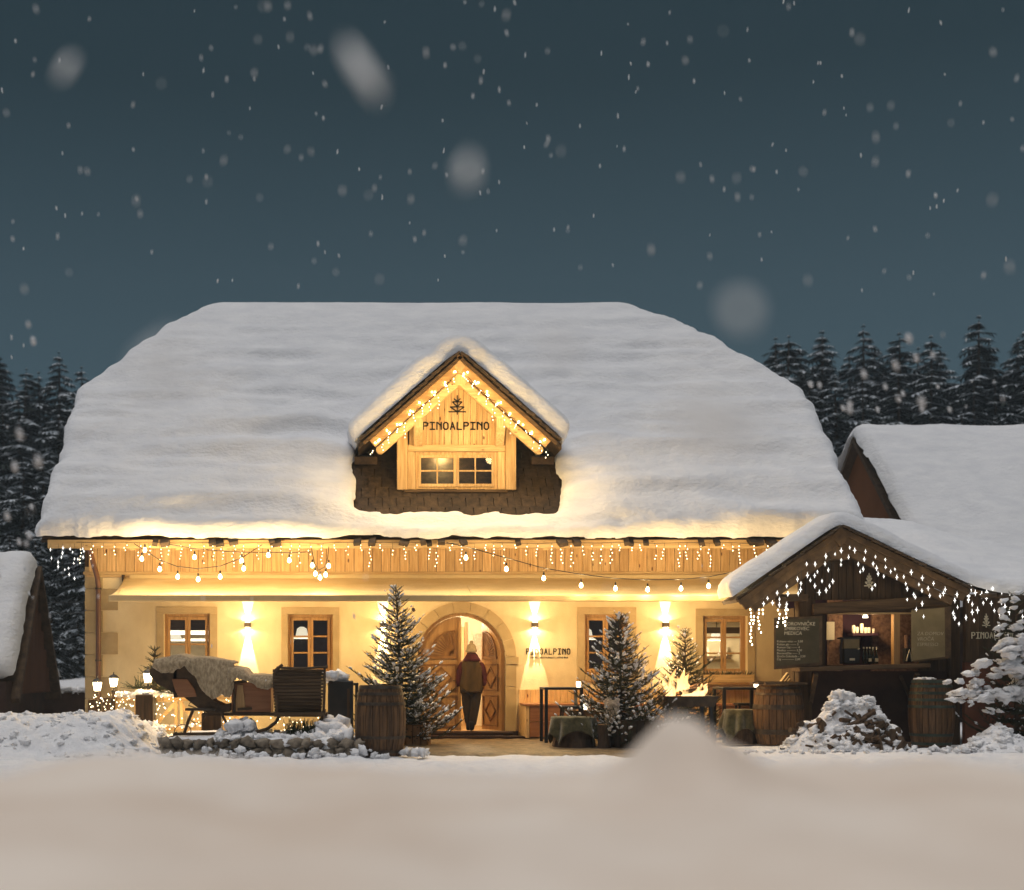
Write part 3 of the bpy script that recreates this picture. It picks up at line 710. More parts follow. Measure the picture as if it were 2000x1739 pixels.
# dormer roof slabs
def slab(x0, x1, y0, y1, th, off=0):
    z0, z1 = float(dz_(x0, 0)) + off, float(dz_(x1, 0)) + off
    return MB().add([(x0, y0, z0 - th), (x1, y0, z1 - th), (x1, y0, z1), (x0, y0, z0), (x0, y1, z0 - th), (x1, y1, z1 - th), (x1, y1, z1), (x0, y1, z0)],
                    [(0, 1, 2, 3), (7, 6, 5, 4), (0, 4, 5, 1), (1, 5, 6, 2), (2, 6, 7, 3), (3, 7, 4, 0)])
put('dormer_roof', slab(-3.0, DX, -.12, 3.3, .10), tile, H); put('dormer_roof', slab(DX, .95, -.12, 3.3, .10), tile, H)
sl = math.atan(DK)
for sx, x_end in ((-1, -2.93), (1, .88)):
    L_ = abs(x_end - DX)
    dirv = Vector((sx * math.cos(sl), 0, -math.sin(sl))); nrm = Vector((sx * math.sin(sl), 0, math.cos(sl)))
    top = Vector((DX, 0, DZ)); Ls = L_ / math.cos(sl)
    a = top + dirv * .02 - nrm * .19; put('bargeboard', MB().beam(a + Vector((0, -.17, 0)), a + dirv * (Ls - .12) + Vector((0, -.17, 0)), .05, .17), oak_h, H, bev=.01)
    put('bargeboard', MB().beam(top - nrm * .075 + Vector((0, -.20, 0)) + dirv * .0, top - nrm * .075 + dirv * (Ls + .02) + Vector((0, -.20, 0)), .05, .06), dark_h, H)
    b0 = top - nrm * .36 + dirv * .12; e0 = b0 + dirv * (Ls - .28)
    pts = []; 
    m = MB().beam(b0 + Vector((0, .0, 0)), e0, .13, .17); 
    put('rafter', m, pine_h, H, bev=.02)
    rb = MB(); c0 = e0; n_ = 10
    ring = [(c0.x + .085 * math.cos(2 * math.pi * k / n_), c0.z + .085 * math.sin(2 * math.pi * k / n_)) for k in range(n_)]
    put('rafter_end', MB().prism(ring, -.063, .063), pine_h, H)
    xb = -1.83 if sx < 0 else -.22
    put('dormer_bracket', MB().xprism([(yD - .02, 5.72), (yD - .10, 5.72), (yD - .42, 6.05), (yD - .42, 6.22), (yD - .02, 6.22)], xb - .09, xb + .09), pine_v, H, bev=.015)
    for k in range(15):
        q = top + dirv * (Ls * (k + .5) / 15 + .02) + nrm * (.012 + .01 * rng.random())
        piece('verge_tile', tile, H, (q.x, -.19 + rng.uniform(-.03, .02), q.z), (Ls / 15 * 1.12, .20, .03 + .02 * rng.random()), (0, sx * sl - .12 * sx + rng.uniform(-.06, .06), 0))
c = P(898, 716, -.21); put('apex_plate', MB().prism([(c[0], c[2] + .13), (c[0] - .11, c[2]), (c[0], c[2] - .12), (c[0] + .11, c[2])], -.215, -.10), pine_v, H)
put('ridge_board', MB().prism([(DX, 7.36), (DX - .22, 7.15), (DX - .12, 6.86), (DX + .12, 6.86), (DX + .22, 7.15)], -.13, .34), pine_v, H, bev=.01)
def sd_dorm(x_, y_):
    d = np.minimum((x_ + 3.06) * 1.33, (1.0 - x_) * 1.33); return np.minimum(d, y_ + .17)
md_ = snow_sheet(-3.3, 1.3, -.4, 3.5, .05, lambda x_, y_: dz_(x_, .12) + .02, sd_dorm, .40, .24, jag=.08, bumps=.05, seed=21, jf=3)
put('dormer_snow', md_, snow, H, smooth=True, fix=False)
for xx in (-2.85, .72):     # little roof hatches beside the dormer
    c = Vector((xx, 1.02, float(roof_z(0, 1.02, .001)) + .1)); Mx = Matrix.Rotation(rn - .45, 3, 'X')
    w_ = put('roof_hatch', MB().obox(c, (.46, .46, .16), Mx), dark_d, H, bev=.01)
    put('pane', MB().obox(c + Mx @ Vector((0, -.02, .085)), (.34, .34, .012), Mx), darkglass, w_)
letters('PINOALPINO', X(827, yD - .03), yD - .035, Z(839, yD - .03), .085, .135, .1335, .026, signblk, H)
emblem(X(893, yD - .03), yD - .035, Z(811, yD), .35, .385, .022, signblk, H)
# wall sign
letters('PINOALPINO', X(1028, 0), -.014, Z(1278, 0), .05, .105, .0885, .017, signblk, H)
text_mesh('sign_lettering', ['HOTEL | RESTAURANT | WINE BAR'], signblk, H, (X(1036, 0), -.006, Z(1286.5, 0)), .047, font_off=.001)

# awning ------------------------------------------------------------
AW = thing('awning', (-1.2, -.8, 3.1), 'long cream fabric awning spread over the guesthouse front', 'awning')
ax0, ax1 = -7.55, 5.5
def awf():
    nx, ny = 420, 22; us = np.linspace(0, 1, nx); vs = np.linspace(0, 1, ny); A, B = np.meshgrid(us, vs)
    xx = ax0 + (ax1 - ax0) * A + (1 - B) * 0; yy = -.10 - 1.5 * B
    wr = .030 * fbm(xx * 1.7 + B * 1.3, B * 1.2, 0, 51, 4) * np.sin(np.pi * np.clip(B, 0, 1)) ** .6
    wr2 = .02 * np.abs(fbm(xx * 3.0 + B * 2.0, B * .8, 0, 57, 3)) * (1 - B)
    zz = 3.10 - .42 * B - .07 * np.sin(np.pi * B) + wr + wr2
    m = MB(); m.v = list(zip(xx.ravel().tolist(), yy.ravel().tolist(), zz.ravel().tolist()))
    m.f = [(j * nx + i, j * nx + i + 1, (j + 1) * nx + i + 1, (j + 1) * nx + i) for j in range(ny - 1) for i in range(nx - 1)]
    return m
fo = put('fabric', awf(), awn, AW, smooth=True)
sd_ = fo.modifiers.new('thickness', 'SOLIDIFY'); sd_.thickness = .004
put('front_bar', MB().box(ax0 - .02, ax1, -1.66, -1.60, 2.565, 2.685), beige, AW, bev=.012)
put('cassette', MB().box(ax0 + .1, ax1, -.15, -.08, 3.08, 3.165), beige, AW, bev=.01)
for xx in (ax0 + .06, -.9, ax1 - .1): put('folding_arm', MB().beam((xx, -.12, 3.02), (xx + .02, -1.6, 2.62), .05, .05), beige, AW)
put('side_bracket', MB().xprism([(-.02, 2.78), (-.14, 3.16), (-.02, 3.16)], ax0 - .05, ax0 + .0), dark_v, AW)

# sconces -----------------------------------------------------------
for i, (px, lb) in enumerate(((484, 'up and down wall light between the two windows behind the sleigh'), (748, 'up and down wall light hidden behind the tallest fir tree'),
                              (1044, 'up and down wall light just above the wall sign'), (1299, 'up and down wall light above the fire bowl'))):
    xx, zz = (px - 1000) / 100, 2.19
    t = thing('wall_light', (xx, 0, zz), lb, 'wall light', 'wall lights between the ground floor windows')
    put('housing', MB().box(xx - .06, xx + .06, -.12, -.001, zz - .05, zz + .05), ironm, t, bev=.006)
    put('lens', MB().box(xx - .045, xx + .045, -.105, -.02, zz + .0505, zz + .054), lant_m, t); put('lens', MB().box(xx - .045, xx + .045, -.105, -.02, zz - .054, zz - .0505), lant_m, t)
    wc = (1, .76, .44)
    light('SPOT', (xx, -.06, zz + .062), 170, wc, t, .01, (0, .16, 1), R(33), .15); light('SPOT', (xx, -.06, zz - .062), 520, wc, t, .01, (0, .11, -1), R(29), .15)
    light('SPOT', (xx, -.085, zz + .062), 8, (1, .68, .33), t, .01, (0, 0, 1), R(158), .12); light('SPOT', (xx, -.085, zz - .062), 9, (1, .68, .33), t, .01, (0, 0, -1), R(158), .12)
    light('POINT', (xx, -1.25, zz - .05), 64, (1, .70, .33), t, .2)  # added fill point out from the wall, evens the facade brightness

# string lights -----------------------------------------------------
WARM = (1, .69, .31)
def lights_string(lb, cable, bulbs, y, pw, drop=.12, group='bulb strings under the eaves'):
    t = thing('string_lights', P(bulbs[0][0], bulbs[0][1], y), lb, 'string lights', group)
    pts = [P(a, b, y) for a, b in cable]; m = []
    for a, b in zip(pts[:-1], pts[1:]):
        for k in range(4): u = k / 4; m.append(tuple(a[j] * (1 - u) + b[j] * u for j in range(3)))
    m.append(pts[-1]); put('cable', MB().tube(m, .008, 5), blackm, t)
    for i, (px, py) in enumerate(bulbs):
        c = P(px, py, y)
        b = put('bulb', MB().lathe([(.010, .05), (.022, .03), (.033, .005), (.031, -.018), (.016, -.036), (.002, -.042)], c, 12, cap=False), bulb_m, t, smooth=True)
        put('socket', MB().lathe([(.016, .05), (.018, .11)], c, 8).tube([(c[0], c[1], c[2] + .11), (c[0], c[1], c[2] + .13 + drop)], .004, 4), blackm, b)
        light('POINT', c, pw * (1 if i % 1 == 0 else 0), WARM, t, .05)
lights_string('sagging warm bulb string at the left end of the board band', [(262, 1062), (312, 1094), (347, 1107), (387, 1111), (430, 1106), (472, 1090), (512, 1064)],
              [(277, 1092), (312, 1112), (347, 1127), (387, 1132), (430, 1127), (476, 1111)], -1.5, 21, 0)
lights_string('short tight bulb string high under the left eaves', [(328, 1063), (380, 1072), (424, 1076), (472, 1079), (524, 1079), (565, 1080), (608, 1078)],
              [(283, 1075), (380, 1089), (472, 1095), (524, 1085), (565, 1095)], -1.4, 22, 0)
lights_string('looped bulb cluster hanging by the second window', [(608, 1070), (614, 1100), (622, 1114), (634, 1108), (640, 1090), (642, 1068)],
              [(610, 1105), (616, 1121), (625, 1129), (636, 1123), (642, 1106)], -1.45, 15, 0)
lights_string('long bulb string slanting from above the door towards the wooden hut', [(872, 1060), (910, 1068), (989, 1090), (1062, 1110), (1135, 1122), (1202, 1130), (1265, 1133), (1330, 1132), (1384, 1127), (1438, 1116), (1500, 1098)],
              [(910, 1090), (989, 1112), (1062, 1130), (1135, 1144), (1202, 1150), (1265, 1152), (1330, 1150), (1384, 1145), (1438, 1136)], -1.8, 27, .0)
# icicle fairy lights under the eaves
def strands(t, anchors, m_bulb, br=.011):
    bulbs = MB(); 
    for (x_, y_, z_, L_) in anchors:
        n_ = max(3, int(L_ / .06)); p = []; ox = 0
        for k in range(n_ + 1):
            p.append((x_ + ox, y_ + rng.uniform(-.01, .01), z_ - L_ * k / n_)); ox += rng.uniform(-.018, .018)
        put('light_strand', MB().tube(p, .0035, 3), blackm, t)
        for k, q in enumerate(p[1:]):
            if rng.random() < .9: bulbs.lathe([(br * .5, -br * 1.3), (br, 0), (br * .5, br * 1.3)], (q[0] + rng.uniform(-.025, .025), q[1] - .012, q[2]), 5)
    tag(put('tiny_bulbs', bulbs, m_bulb, t, fix=False), kind='stuff')
t = thing('icicle_lights', (-1.5, -1.0, 3.6), 'row of warm icicle fairy lights hanging along the eaves over the boards', 'fairy lights')
anc = []; x_ = -8.2
while x_ < 5.6:
    anc.append((x_, -.98, 3.70, rng.choice([.14, .22, .3, .38, .44]))); x_ += rng.uniform(.16, .26)
strands(t, anc, bulb_s, .0075)
put('cable', MB().tube([(-8.3 + i * .35, -.985, 3.70 + rng.uniform(-.012, .012)) for i in range(41)], .006, 4), blackm, t)
for k in range(12): light('POINT', (-7.6 + k * 1.16, -1.38, 3.50), 6, (1, .69, .31), t, .08)  # points added ahead of the strands to brighten eave and boards
# dormer fairy lights
t = thing('icicle_lights', (DX, -.25, 7.0), 'warm fairy lights draped below the dormer verge', 'fairy lights')
anc = []
for sx, n_ in ((-1, 11), (1, 12)):
    for k in range(n_):
        u = (k + .6) / n_ * 1.75; anc.append((DX + sx * u, -.26, float(dz_(DX + u * sx)) - .40, rng.choice([.1, .16, .24, .34])))
strands(t, anc, bulb_s, .0075)
put('cable', MB().tube([(DX + u * 1.75, -.26, float(dz_(DX + u * 1.75)) - .40 + rng.uniform(-.03, .03)) for u in np.linspace(-1, 1, 40)], .006, 4), blackm, t)
cl = MB()
for sx in (-1, 1):
    for k in range(8):
        u = (k + .5) / 8 * 1.7
        c = (DX + sx * u, -.24, float(dz_(DX + sx * u)) - .34)
        for j in range(3): cl.lathe([(.007, -.014), (.014, 0), (.007, .014)], (c[0] + rng.uniform(-.05, .05), c[1], c[2] + rng.uniform(-.05, .05)), 6)
        light('POINT', (c[0] * .85 + DX * .15, c[1] - .95, c[2] - .55), 13.0, (1, .66, .26), t, .12)  # added point floating before the verge, floods the dormer front
tag(put('bright_bulbs', cl, bulb_m, t), kind='stuff')
for xx in (-1.8, -.3): light('POINT', (xx, -1.05, 5.95), 9, (1, .62, .24), t, .25) if False else None
# star lights
sv = MB()
for a, L_ in ((0, .066), (math.pi / 2, .038), (math.pi, .066), (3 * math.pi / 2, .038)):
    d = Vector((math.sin(a), 0, math.cos(a))); q = Vector((d.z, 0, -d.x)) * .0052
    sv.add([q, -q, d * L_ + Vector((0, 0, 0)), Vector((0, -.006, 0)), Vector((0, .006, 0))], [(0, 2, 3), (3, 2, 1), (1, 2, 4), (4, 2, 0)])
sme = bpy.data.meshes.new('star_light'); sme.from_pydata(sv.v, [], sv.f); sme.materials.append(star_m)
def stars(t, pts, y, sc=1):
    for a, b in pts:
        o = bpy.data.objects.new('star_light', sme); COL.objects.link(o); o.parent = t
        o.location = Vector(P(a, b, y + rng.uniform(-.03, .03))) - WL[t.name]; k = sc * rng.uniform(.6, .95); o.scale = (k, k, k)
t = thing('star_lights', P(130, 1062, -.9), 'white star fairy lights hanging past the left corner of the roof', 'fairy lights')
SL = [(343, 257), (350, 315), (428, 245), (424, 280), (418, 308), (395, 342), (395, 373), (476, 252), (493, 273), (506, 320), (501, 352), (529, 322), (465, 383), (440, 393), (470, 425), (506, 453), (563, 250), (570, 267), (565, 308)]
stars(t, [(a / 3.478, 1000 + b / 3.478) for a, b in SL], -.9, .8)
for a in (345, 395, 424, 476, 506, 565): put('cable', MB().tube([P(a / 3.478, 1062, -.89), P(a / 3.478 + rng.uniform(-2, 2), 1085, -.89), P(a / 3.478 + rng.uniform(-3, 3), 1105 + rng.uniform(-8, 20), -.89)], .0025, 3), blackm, t)

# ================================================================== THE HUT
HT = thing('bar_hut', (6.2, -1.7, 0), 'dark weathered wooden bar hut with snowy gable roof and serving hatch', 'hut')
yh = -2.7
ap = P(1640, 1030, -3.35); le = P(1437, 1172, -3.35); re = P(1893, 1152, -3.35)
kl, kr = (ap[2] - le[2]) / (ap[0] - le[0]), (ap[2] - re[2]) / (re[0] - ap[0])
def hut_g(x_, e=.1):
    z_ = np.where(x_ < ap[0], ap[2] - kl * (np.sqrt((x_ - ap[0]) ** 2 + e * e) - e), ap[2] - kr * (np.sqrt((x_ - ap[0]) ** 2 + e * e) - e)); return z_
def hut_z(x_, y_, e=.1):
    g_ = hut_g(x_, e)
    fall = 1 - .20 * np.clip(x_ - 7.6, 0, 3)
    wng = 2.60 + (y_ + 3.25) * .42 * fall - 1.2 * np.clip(6.0 - x_, 0, 9)
    return np.logaddexp(g_ * 9, wng * 9) / 9
def sd_hut(x_, y_):
    d = (x_ - le[0] + .06) * 1.2
    front = y_ + 3.40
    d = np.minimum(d, front); d = np.minimum(d, (-2.45 + 1.5 * np.clip(x_ - 5.0, 0, 9) - y_) * .8); d = np.minimum(d, .1 - y_); return np.minimum(d, 10.6 - x_)
mh = snow_sheet(3.1, 10.7, -3.6, .5, .05, lambda a, b: hut_z(a, b) + .03, sd_hut, .27, .24, jag=.05, bumps=.06, seed=33, jf=3)
put('roof_snow', mh, snow, HT, smooth=True, fix=False)
dk = grid_mb(np.linspace(le[0], 10.5, 90), np.linspace(-3.35, 0, 20), lambda a, b: hut_z(a, b, .01))
dk.f = [f for f in dk.f if dk.v[f[0]][1] < -2.5 + 1.5 * max(0, dk.v[f[0]][0] - 5.0)]
ro = put('roof', dk, dark_d, HT); q = ro.modifiers.new('thickness', 'SOLIDIFY'); q.thickness = .06; q.offset = -1
c = P(1642, 1050, -3.45); put('apex_plate', MB().prism([(c[0], c[2] + .17), (c[0] - .15, c[2] + .02), (c[0], c[2] - .16), (c[0] + .15, c[2] + .02)], -3.455, -3.25), dark_d, HT)
put('king_block', MB().prism([(ap[0], ap[2] - .12), (ap[0] - .26, ap[2] - .32), (ap[0] - .14, ap[2] - .55), (ap[0] + .14, ap[2] - .55), (ap[0] + .26, ap[2] - .32)], -3.36, -2.7), dark_d, HT)
for (end, k_, sx) in ((le, kl, -1), (re, kr, 1)):
    a_ = math.atan(k_); dirv = Vector((sx * math.cos(a_), 0, -math.sin(a_))); nrm = Vector((sx * math.sin(a_), 0, math.cos(a_)))
    Ls = math.hypot(end[0] - ap[0], end[2] - ap[2]); top = Vector((ap[0], 0, ap[2]))
    for yy, off, hh, th_, m_, cut in ((-3.42, .06, .10, .05, dark_d, 0), (-3.38, .17, .13, .05, dark_d, .03), (-3.28, .30, .14, .09, dark_d, .15)):
        put('bargeboard', MB().beam(top - nrm * off + Vector((0, yy, 0)), top - nrm * off + dirv * (Ls - cut) + Vector((0, yy, 0)), th_, hh), m_, HT, bev=.01)
    for k in range(22):
        q = top + dirv * (Ls * (k + .5) / 22) + nrm * .012
        piece('verge_shingle', tile, HT, (q.x, -3.42 + rng.uniform(-.03, .02), q.z + rng.uniform(-.01, .015)), (Ls / 22 * 1.15, .14, .03), (0, sx * a_ - .14 * sx, 0))
hx0, hx1 = X(1556, yh), X(1872, yh)
oz0, oz1 = Z(1300, yh), Z(1200, yh)
ox0, ox1 = X(1612, yh), X(1795, yh)
# gable planks
x_ = hx0 + .02
while x_ < hx1:
    w_ = rng.choice([.12, .14, .17]); xb = min(x_ + w_, hx1); za = Z(1172, yh)
    ta, tb = float(hut_g(x_, .01)) - .2, float(hut_g(xb, .01)) - .2
    if min(ta, tb) > za + .03:
        put('plank', MB().prism([(x_ + .005, za), (xb - .005, za), (xb - .005, tb), (x_ + .005, ta)], yh - .02 - .012 * rng.random(), yh + .03), dark_v, HT)
    x_ = xb
put('tie_beam', MB().add(*(lambda a, b, c, d: ([(a[0], yh - .16, a[2]), (b[0], yh - .16, b[2]), (c[0], yh - .16, c[2]), (d[0], yh - .16, d[2]), (a[0], yh + .02, a[2]), (b[0], yh + .02, b[2]), (c[0], yh + .02, c[2]), (d[0], yh + .02, d[2])],
    [(0, 1, 2, 3), (7, 6, 5, 4), (0, 4, 5, 1), (1, 5, 6, 2), (2, 6, 7, 3), (3, 7, 4, 0)]))(P(1582, 1202, yh), P(1850, 1184, yh), P(1850, 1163, yh), P(1582, 1180, yh))), dark_h, HT, bev=.015)
put('corner_post', MB().box(hx0, hx0 + .24, yh - .10, yh + .12, 0, Z(1168, yh)), dark_v, HT, bev=.015)
put('corner_post', MB().box(hx1 - .20, hx1, yh - .08, yh + .14, 0, Z(1160, yh)), dark_v, HT, bev=.015)
put('corner_post', MB().box(X(1555, -2.9) + .28, X(1555, -2.9) + .38, yh - .06, yh + .05, Z(1205, yh), Z(1172, yh)), dark_v, HT)
put('hatch_post', MB().box(X(1745, yh), X(1757, yh), yh - .02, yh + .10, oz0, oz1), oak_v, HT)
put('hatch_lintel', MB().box(ox0 - .12, hx1 - .2, yh - .03, yh + .10, oz1, Z(1186, yh)), dark_h, HT); put('hatch_trim', MB().box(ox0, ox1, yh - .045, yh - .031, oz1 + .0, oz1 + .03), pine_h, HT)
put('counter', MB().add([(X(1548, yh), yh - .38, Z(1312, yh)), (X(1800, yh), yh - .38, Z(1305, yh)), (X(1800, yh), yh + .05, Z(1305, yh)), (X(1548, yh), yh + .05, Z(1312, yh)),
     (X(1548, yh), yh - .38, Z(1304, yh)), (X(1800, yh), yh - .38, Z(1296, yh)), (X(1800, yh), yh + .05, Z(1296, yh)), (X(1548, yh), yh + .05, Z(1304, yh))], [(3, 2, 1, 0), (4, 5, 6, 7), (0, 1, 5, 4), (1, 2, 6, 5), (2, 3, 7, 6), (3, 0, 4, 7)]), dark_h, HT, bev=.01)
put('hut_sill', MB().box(ox0 - .1, ox1 + .1, yh - .06, yh + .2, oz0 - .06, oz0 - .001), dark_h, HT)
put('hut_wall', MB().box(hx0 + .24, hx1 - .2, yh + .0, yh + .06, 0, oz0 - .1), darkwall, HT); put('hut_wall', MB().box(ox1, hx1 - .2, yh + .001, yh + .06, oz0 - .1, oz1), dark_v, HT)
put('hut_wall', MB().box(hx0 + .24, ox0, yh + .001, yh + .06, oz0 - .1, oz1 + .1), dark_v, HT)
put('hut_side_wall', MB().box(hx0 - .01, hx0 + .05, yh + .12, yh + .8, 0, 2.4), dark_v, HT); put('hut_side_wall', MB().box(hx1 - .06, hx1, yh + .14, -.3, 0, 2.5), dark_v, HT)
for px, sx in ((1575, 1), (1770, 1)): put('counter_bracket', MB().beam((X(px, yh) + .05, yh - .05, Z(1372, yh)), (X(px, yh) + .05, yh - .34, Z(1316, yh)), .07, .07).beam(P(px + 10, 1372, yh), P(px - 12, 1320, yh), .06, .05), dark_d, HT)
put('purlin_end', MB().tube([P(1527, 1178, -3.3), P(1527, 1178, -2.5)], .11, 12), dark_d, HT, smooth=True); put('purlin_end', MB().beam(P(1510, 1168, -2.9), P(1575, 1168, -2.9), .2, .12), dark_d, HT)
put('purlin_end', MB().tube([P(1738, 1104, -3.36), P(1738, 1104, -2.7)], .075, 8), dark_d, HT)
# interior of the hatch
put('hut_back_wall', MB().box(hx0 + .1, hx1 - .1, yh + .9, yh + .95, .1, 2.6), purple, HT)
put('mottled_panel', MB().box(X(1700, yh + .9), X(1800, yh + .9), yh + .8, yh + .89, .8, 2.6), marble, HT); put('mottled_panel', MB().box(X(1615, yh + .9), X(1642, yh + .9), yh + .8, yh + .89, .8, 2.6), marble, HT)
put('wall_panel', MB().box(X(1614, yh + .8), X(1628, yh + .8), yh + .75, yh + .79, Z(1250, yh + .8), Z(1215, yh + .8)), signwht, HT)
put('drink_shelf', MB().box(X(1662, yh + .6), X(1712, yh + .6), yh + .5, yh + .78, Z(1242, yh + .6), Z(1237, yh + .6)).xprism([(yh + .6, Z(1242, yh)), (yh + .78, Z(1242, yh)), (yh + .78, Z(1265, yh))], X(1690, yh + .6), X(1700, yh + .6)), purple, HT)
put('bar_worktop', MB().box(ox0, ox1, yh + .06, yh + .5, oz0 - .05, oz0 + .005), dark_h, HT)
hl = thing('hut_lamp', P(1690, 1205, yh + .35), 'small warm lamp inside the bar hut over the bottles', 'lamp')
put('lamp_body', MB().lathe([(.05, .0), (.035, .05)], P(1690, 1207, yh + .35), 12), cand_m, hl); light('POINT', P(1690, 1214, yh + .3), 14, (1, .68, .34), hl, .06)
gi = 0
for px, h_, r_ in ((1667, .14, .03), (1674, .11, .03), (1683, .17, .034), (1691, .10, .032), (1697, .10, .032), (1706, .08, .025)):
    c = P(px, 1237, yh + .62); lb = ['round white teapot', 'short cream cup', 'tall dark cream carton', 'pale green tumbler', 'second pale green tumbler', 'small clear glass'][gi]
    tag(put('cup' if gi not in (0, 2) else ('teapot' if gi == 0 else 'carton'), MB().lathe([(r_ * .8, 0), (r_ * (1.2 if gi == 0 else 1), h_ * .5), (r_ * .9, h_)], (c[0], c[1], c[2] + .002), 12), white, None), lb + ' on the plum shelf inside the hut hatch', 'cup' if gi not in (0, 2) else 'container'); gi += 1
for i, px in enumerate((1687, 1693, 1699, 1705, 1712)):
    c = P(px, 1297, yh + .3); b = tag(put('bottle', MB().lathe([(.028, 0), (.03, .12), (.012, .19), (.012, .27)], c, 12), darkglass, None, smooth=True), 'dark wine bottle standing in the hut hatch, number-free row beside the coffee urn', 'bottle', 'dark bottles in the hut hatch')
    b['label'] = '%s dark bottle in the row on the hut counter right of the urn' % ['first', 'second', 'white-labelled third', 'fourth', 'last, white-labelled'][i]
    L0 = WL[b.name]
    put('cap', MB().lathe([(.014, .27), (.014, .30)], c, 8), signwht, b)
    if i in (2, 4): put('label_strip', MB().lathe([(.0315, .04), (.0315, .10)], c, 12), signwht, b)
t = thing('coffee_urn', P(1660, 1297, yh + .3), 'glass and black drinks urn on the hut counter left of the bottles', 'urn')
c = P(1660, 1297, yh + .3); put('base', MB().box(c[0] - .14, c[0] + .14, c[1] - .12, c[1] + .12, c[2], c[2] + .27), blackm, t, bev=.01)
put('tank', MB().box(c[0] - .14, c[0] + .13, c[1] - .1, c[1] + .1, c[2] + .272, c[2] + .44), chalk_l, t); put('lid', MB().box(c[0] - .18, c[0] + .14, c[1] - .12, c[1] + .12, c[2] + .442, c[2] + .47), blackm, t)
put('tap', MB().tube([(c[0] - .17, c[1] - .1, c[2] + .44), (c[0] - .2, c[1] - .1, c[2] + .3), (c[0] - .2, c[1] - .1, c[2])], .02, 8), blackm, t); put('plate', MB().box(c[0] - .05, c[0] + .04, c[1] - .13, c[1] - .121, c[2] + .06, c[2] + .1), signwht, t)
c = P(1772, 1294, yh + .25); t = thing('blender', c, 'silver blender jug on black base at the right of the hut hatch', 'blender')
put('base', MB().box(c[0] - .06, c[0] + .09, c[1] - .07, c[1] + .07, c[2], c[2] + .25), blackm, t, bev=.01); put('jug', MB().lathe([(.045, .252), (.05, .48)], c, 14), marble, t); put('ornament', MB().tube([(c[0] - .05, c[1] - .09, c[2] + .02), (c[0], c[1] - .09, c[2] + .22), (c[0] + .05, c[1] - .09, c[2] + .02)], .016, 6), white, t)
# chalkboards
CBg = thing('chalkboard', P(1558, 1305, -3.0), 'dark chalkboard menu with price list hanging left of the hut hatch', 'chalkboard')
y_ = -3.02; q = lambda px, py: P(px, py, y_)
def quad(name, pts, y0, y1, m, par, bev=0):
    return put(name, MB().prism([(P(a, b, y0)[0], P(a, b, y0)[2]) for a, b in pts], y0, y1), m, par, bev=bev)
quad('frame', [(1512, 1308), (1606, 1300), (1606, 1203), (1512, 1207)], y_, y_ + .03, dark_d, CBg, .004)
quad('board', [(1515, 1302), (1600, 1294), (1600, 1208), (1515, 1211)], y_ - .006, y_ - .001, chalk, CBg)
text_mesh('chalk_writing', ['BOROVNIČKE', 'SMRKOVEC', 'MEDICA'], chalkw, CBg, P(1531, 1222, y_ - .009), .085, .12, .95)
text_mesh('chalk_writing', ['Kuhano vino --- 3,00', 'Kuhan gin ------ 5', 'Rumov čaj ------ 4', 'Medica --------- 3,50', 'Borovničke ----- 2', 'Vroča čokolada - 3,50', 'Čaj ------------ 2,00'], chalkw, CBg, P(1517, 1255, y_ - .009), .054, .1, .95)
CB2 = thing('chalkboard', P(1815, 1290, -3.0), 'pale brown chalkboard with faint writing right of the hut hatch', 'chalkboard')
quad('frame', [(1783, 1294), (1858, 1286), (1858, 1184), (1783, 1190)], y_, y_ + .03, dark_d, CB2, .004)
quad('board', [(1780, 1291), (1846, 1283), (1845, 1187), (1780, 1193)], y_ - .006, y_ - .001, chalk_l, CB2)
text_mesh('chalk_writing', ['ZA DOMOV', 'VROČA', 'ESPRESSO'], chalkw, CB2, P(1791, 1241, y_ - .009), .085, .12, 1.1, font_off=-.002)
# planks leaning behind the left barrel
t = thing('leaning_boards', P(1535, 1340, -2.3), 'thin pale boards leaning against the hut below the dark chalkboard', 'boards')
for k in range(4): put('board', MB().beam(P(1520 + 6 * k, 1338, -2.25 - .05 * k), P(1545 + 7 * k, 1305, -2.2 - .05 * k), .12, .015), stone_trim, t)
# side wing with white sign
wy = -2.95
put('wing_wall', MB().box(hx1 + .005, 10.4, wy, wy + .1, 1.45, 2.62), dark_v, HT); put('wing_wall', MB().box(hx1 + .005, 10.4, wy + .01, wy + .12, 0, 1.44), rust_wall, HT)
for k in range(12): piece('plank', dark_v, HT, (hx1 + .12 + k * .235, wy - .012, 2.04), (.228, .022, 1.16))
letters('PINOALPINO', X(1898, wy - .03), wy - .035, Z(1247, wy - .03), .05, .10, .0780, .014, signwht, HT)
emblem(X(1926, wy - .03), wy - .035, Z(1226, wy - .03), .135, .24, .014, signwht, HT)
emblem(X(1697, yh - .04), yh - .05, Z(1149, yh - .04), .17, .26, .018, signwht, HT)
for k in range(9): piece('eave_tile', tile, HT, (hx1 + .2 + k * .3, -3.3, 2.60 + rng.uniform(-.01, .02)), (.25, .25, .06), (.4, rng.uniform(-.1, .1), 0))
t = thing('star_lights', P(1700, 1100, -3.55), 'white star fairy lights hanging all across the bar hut gable', 'fairy lights')
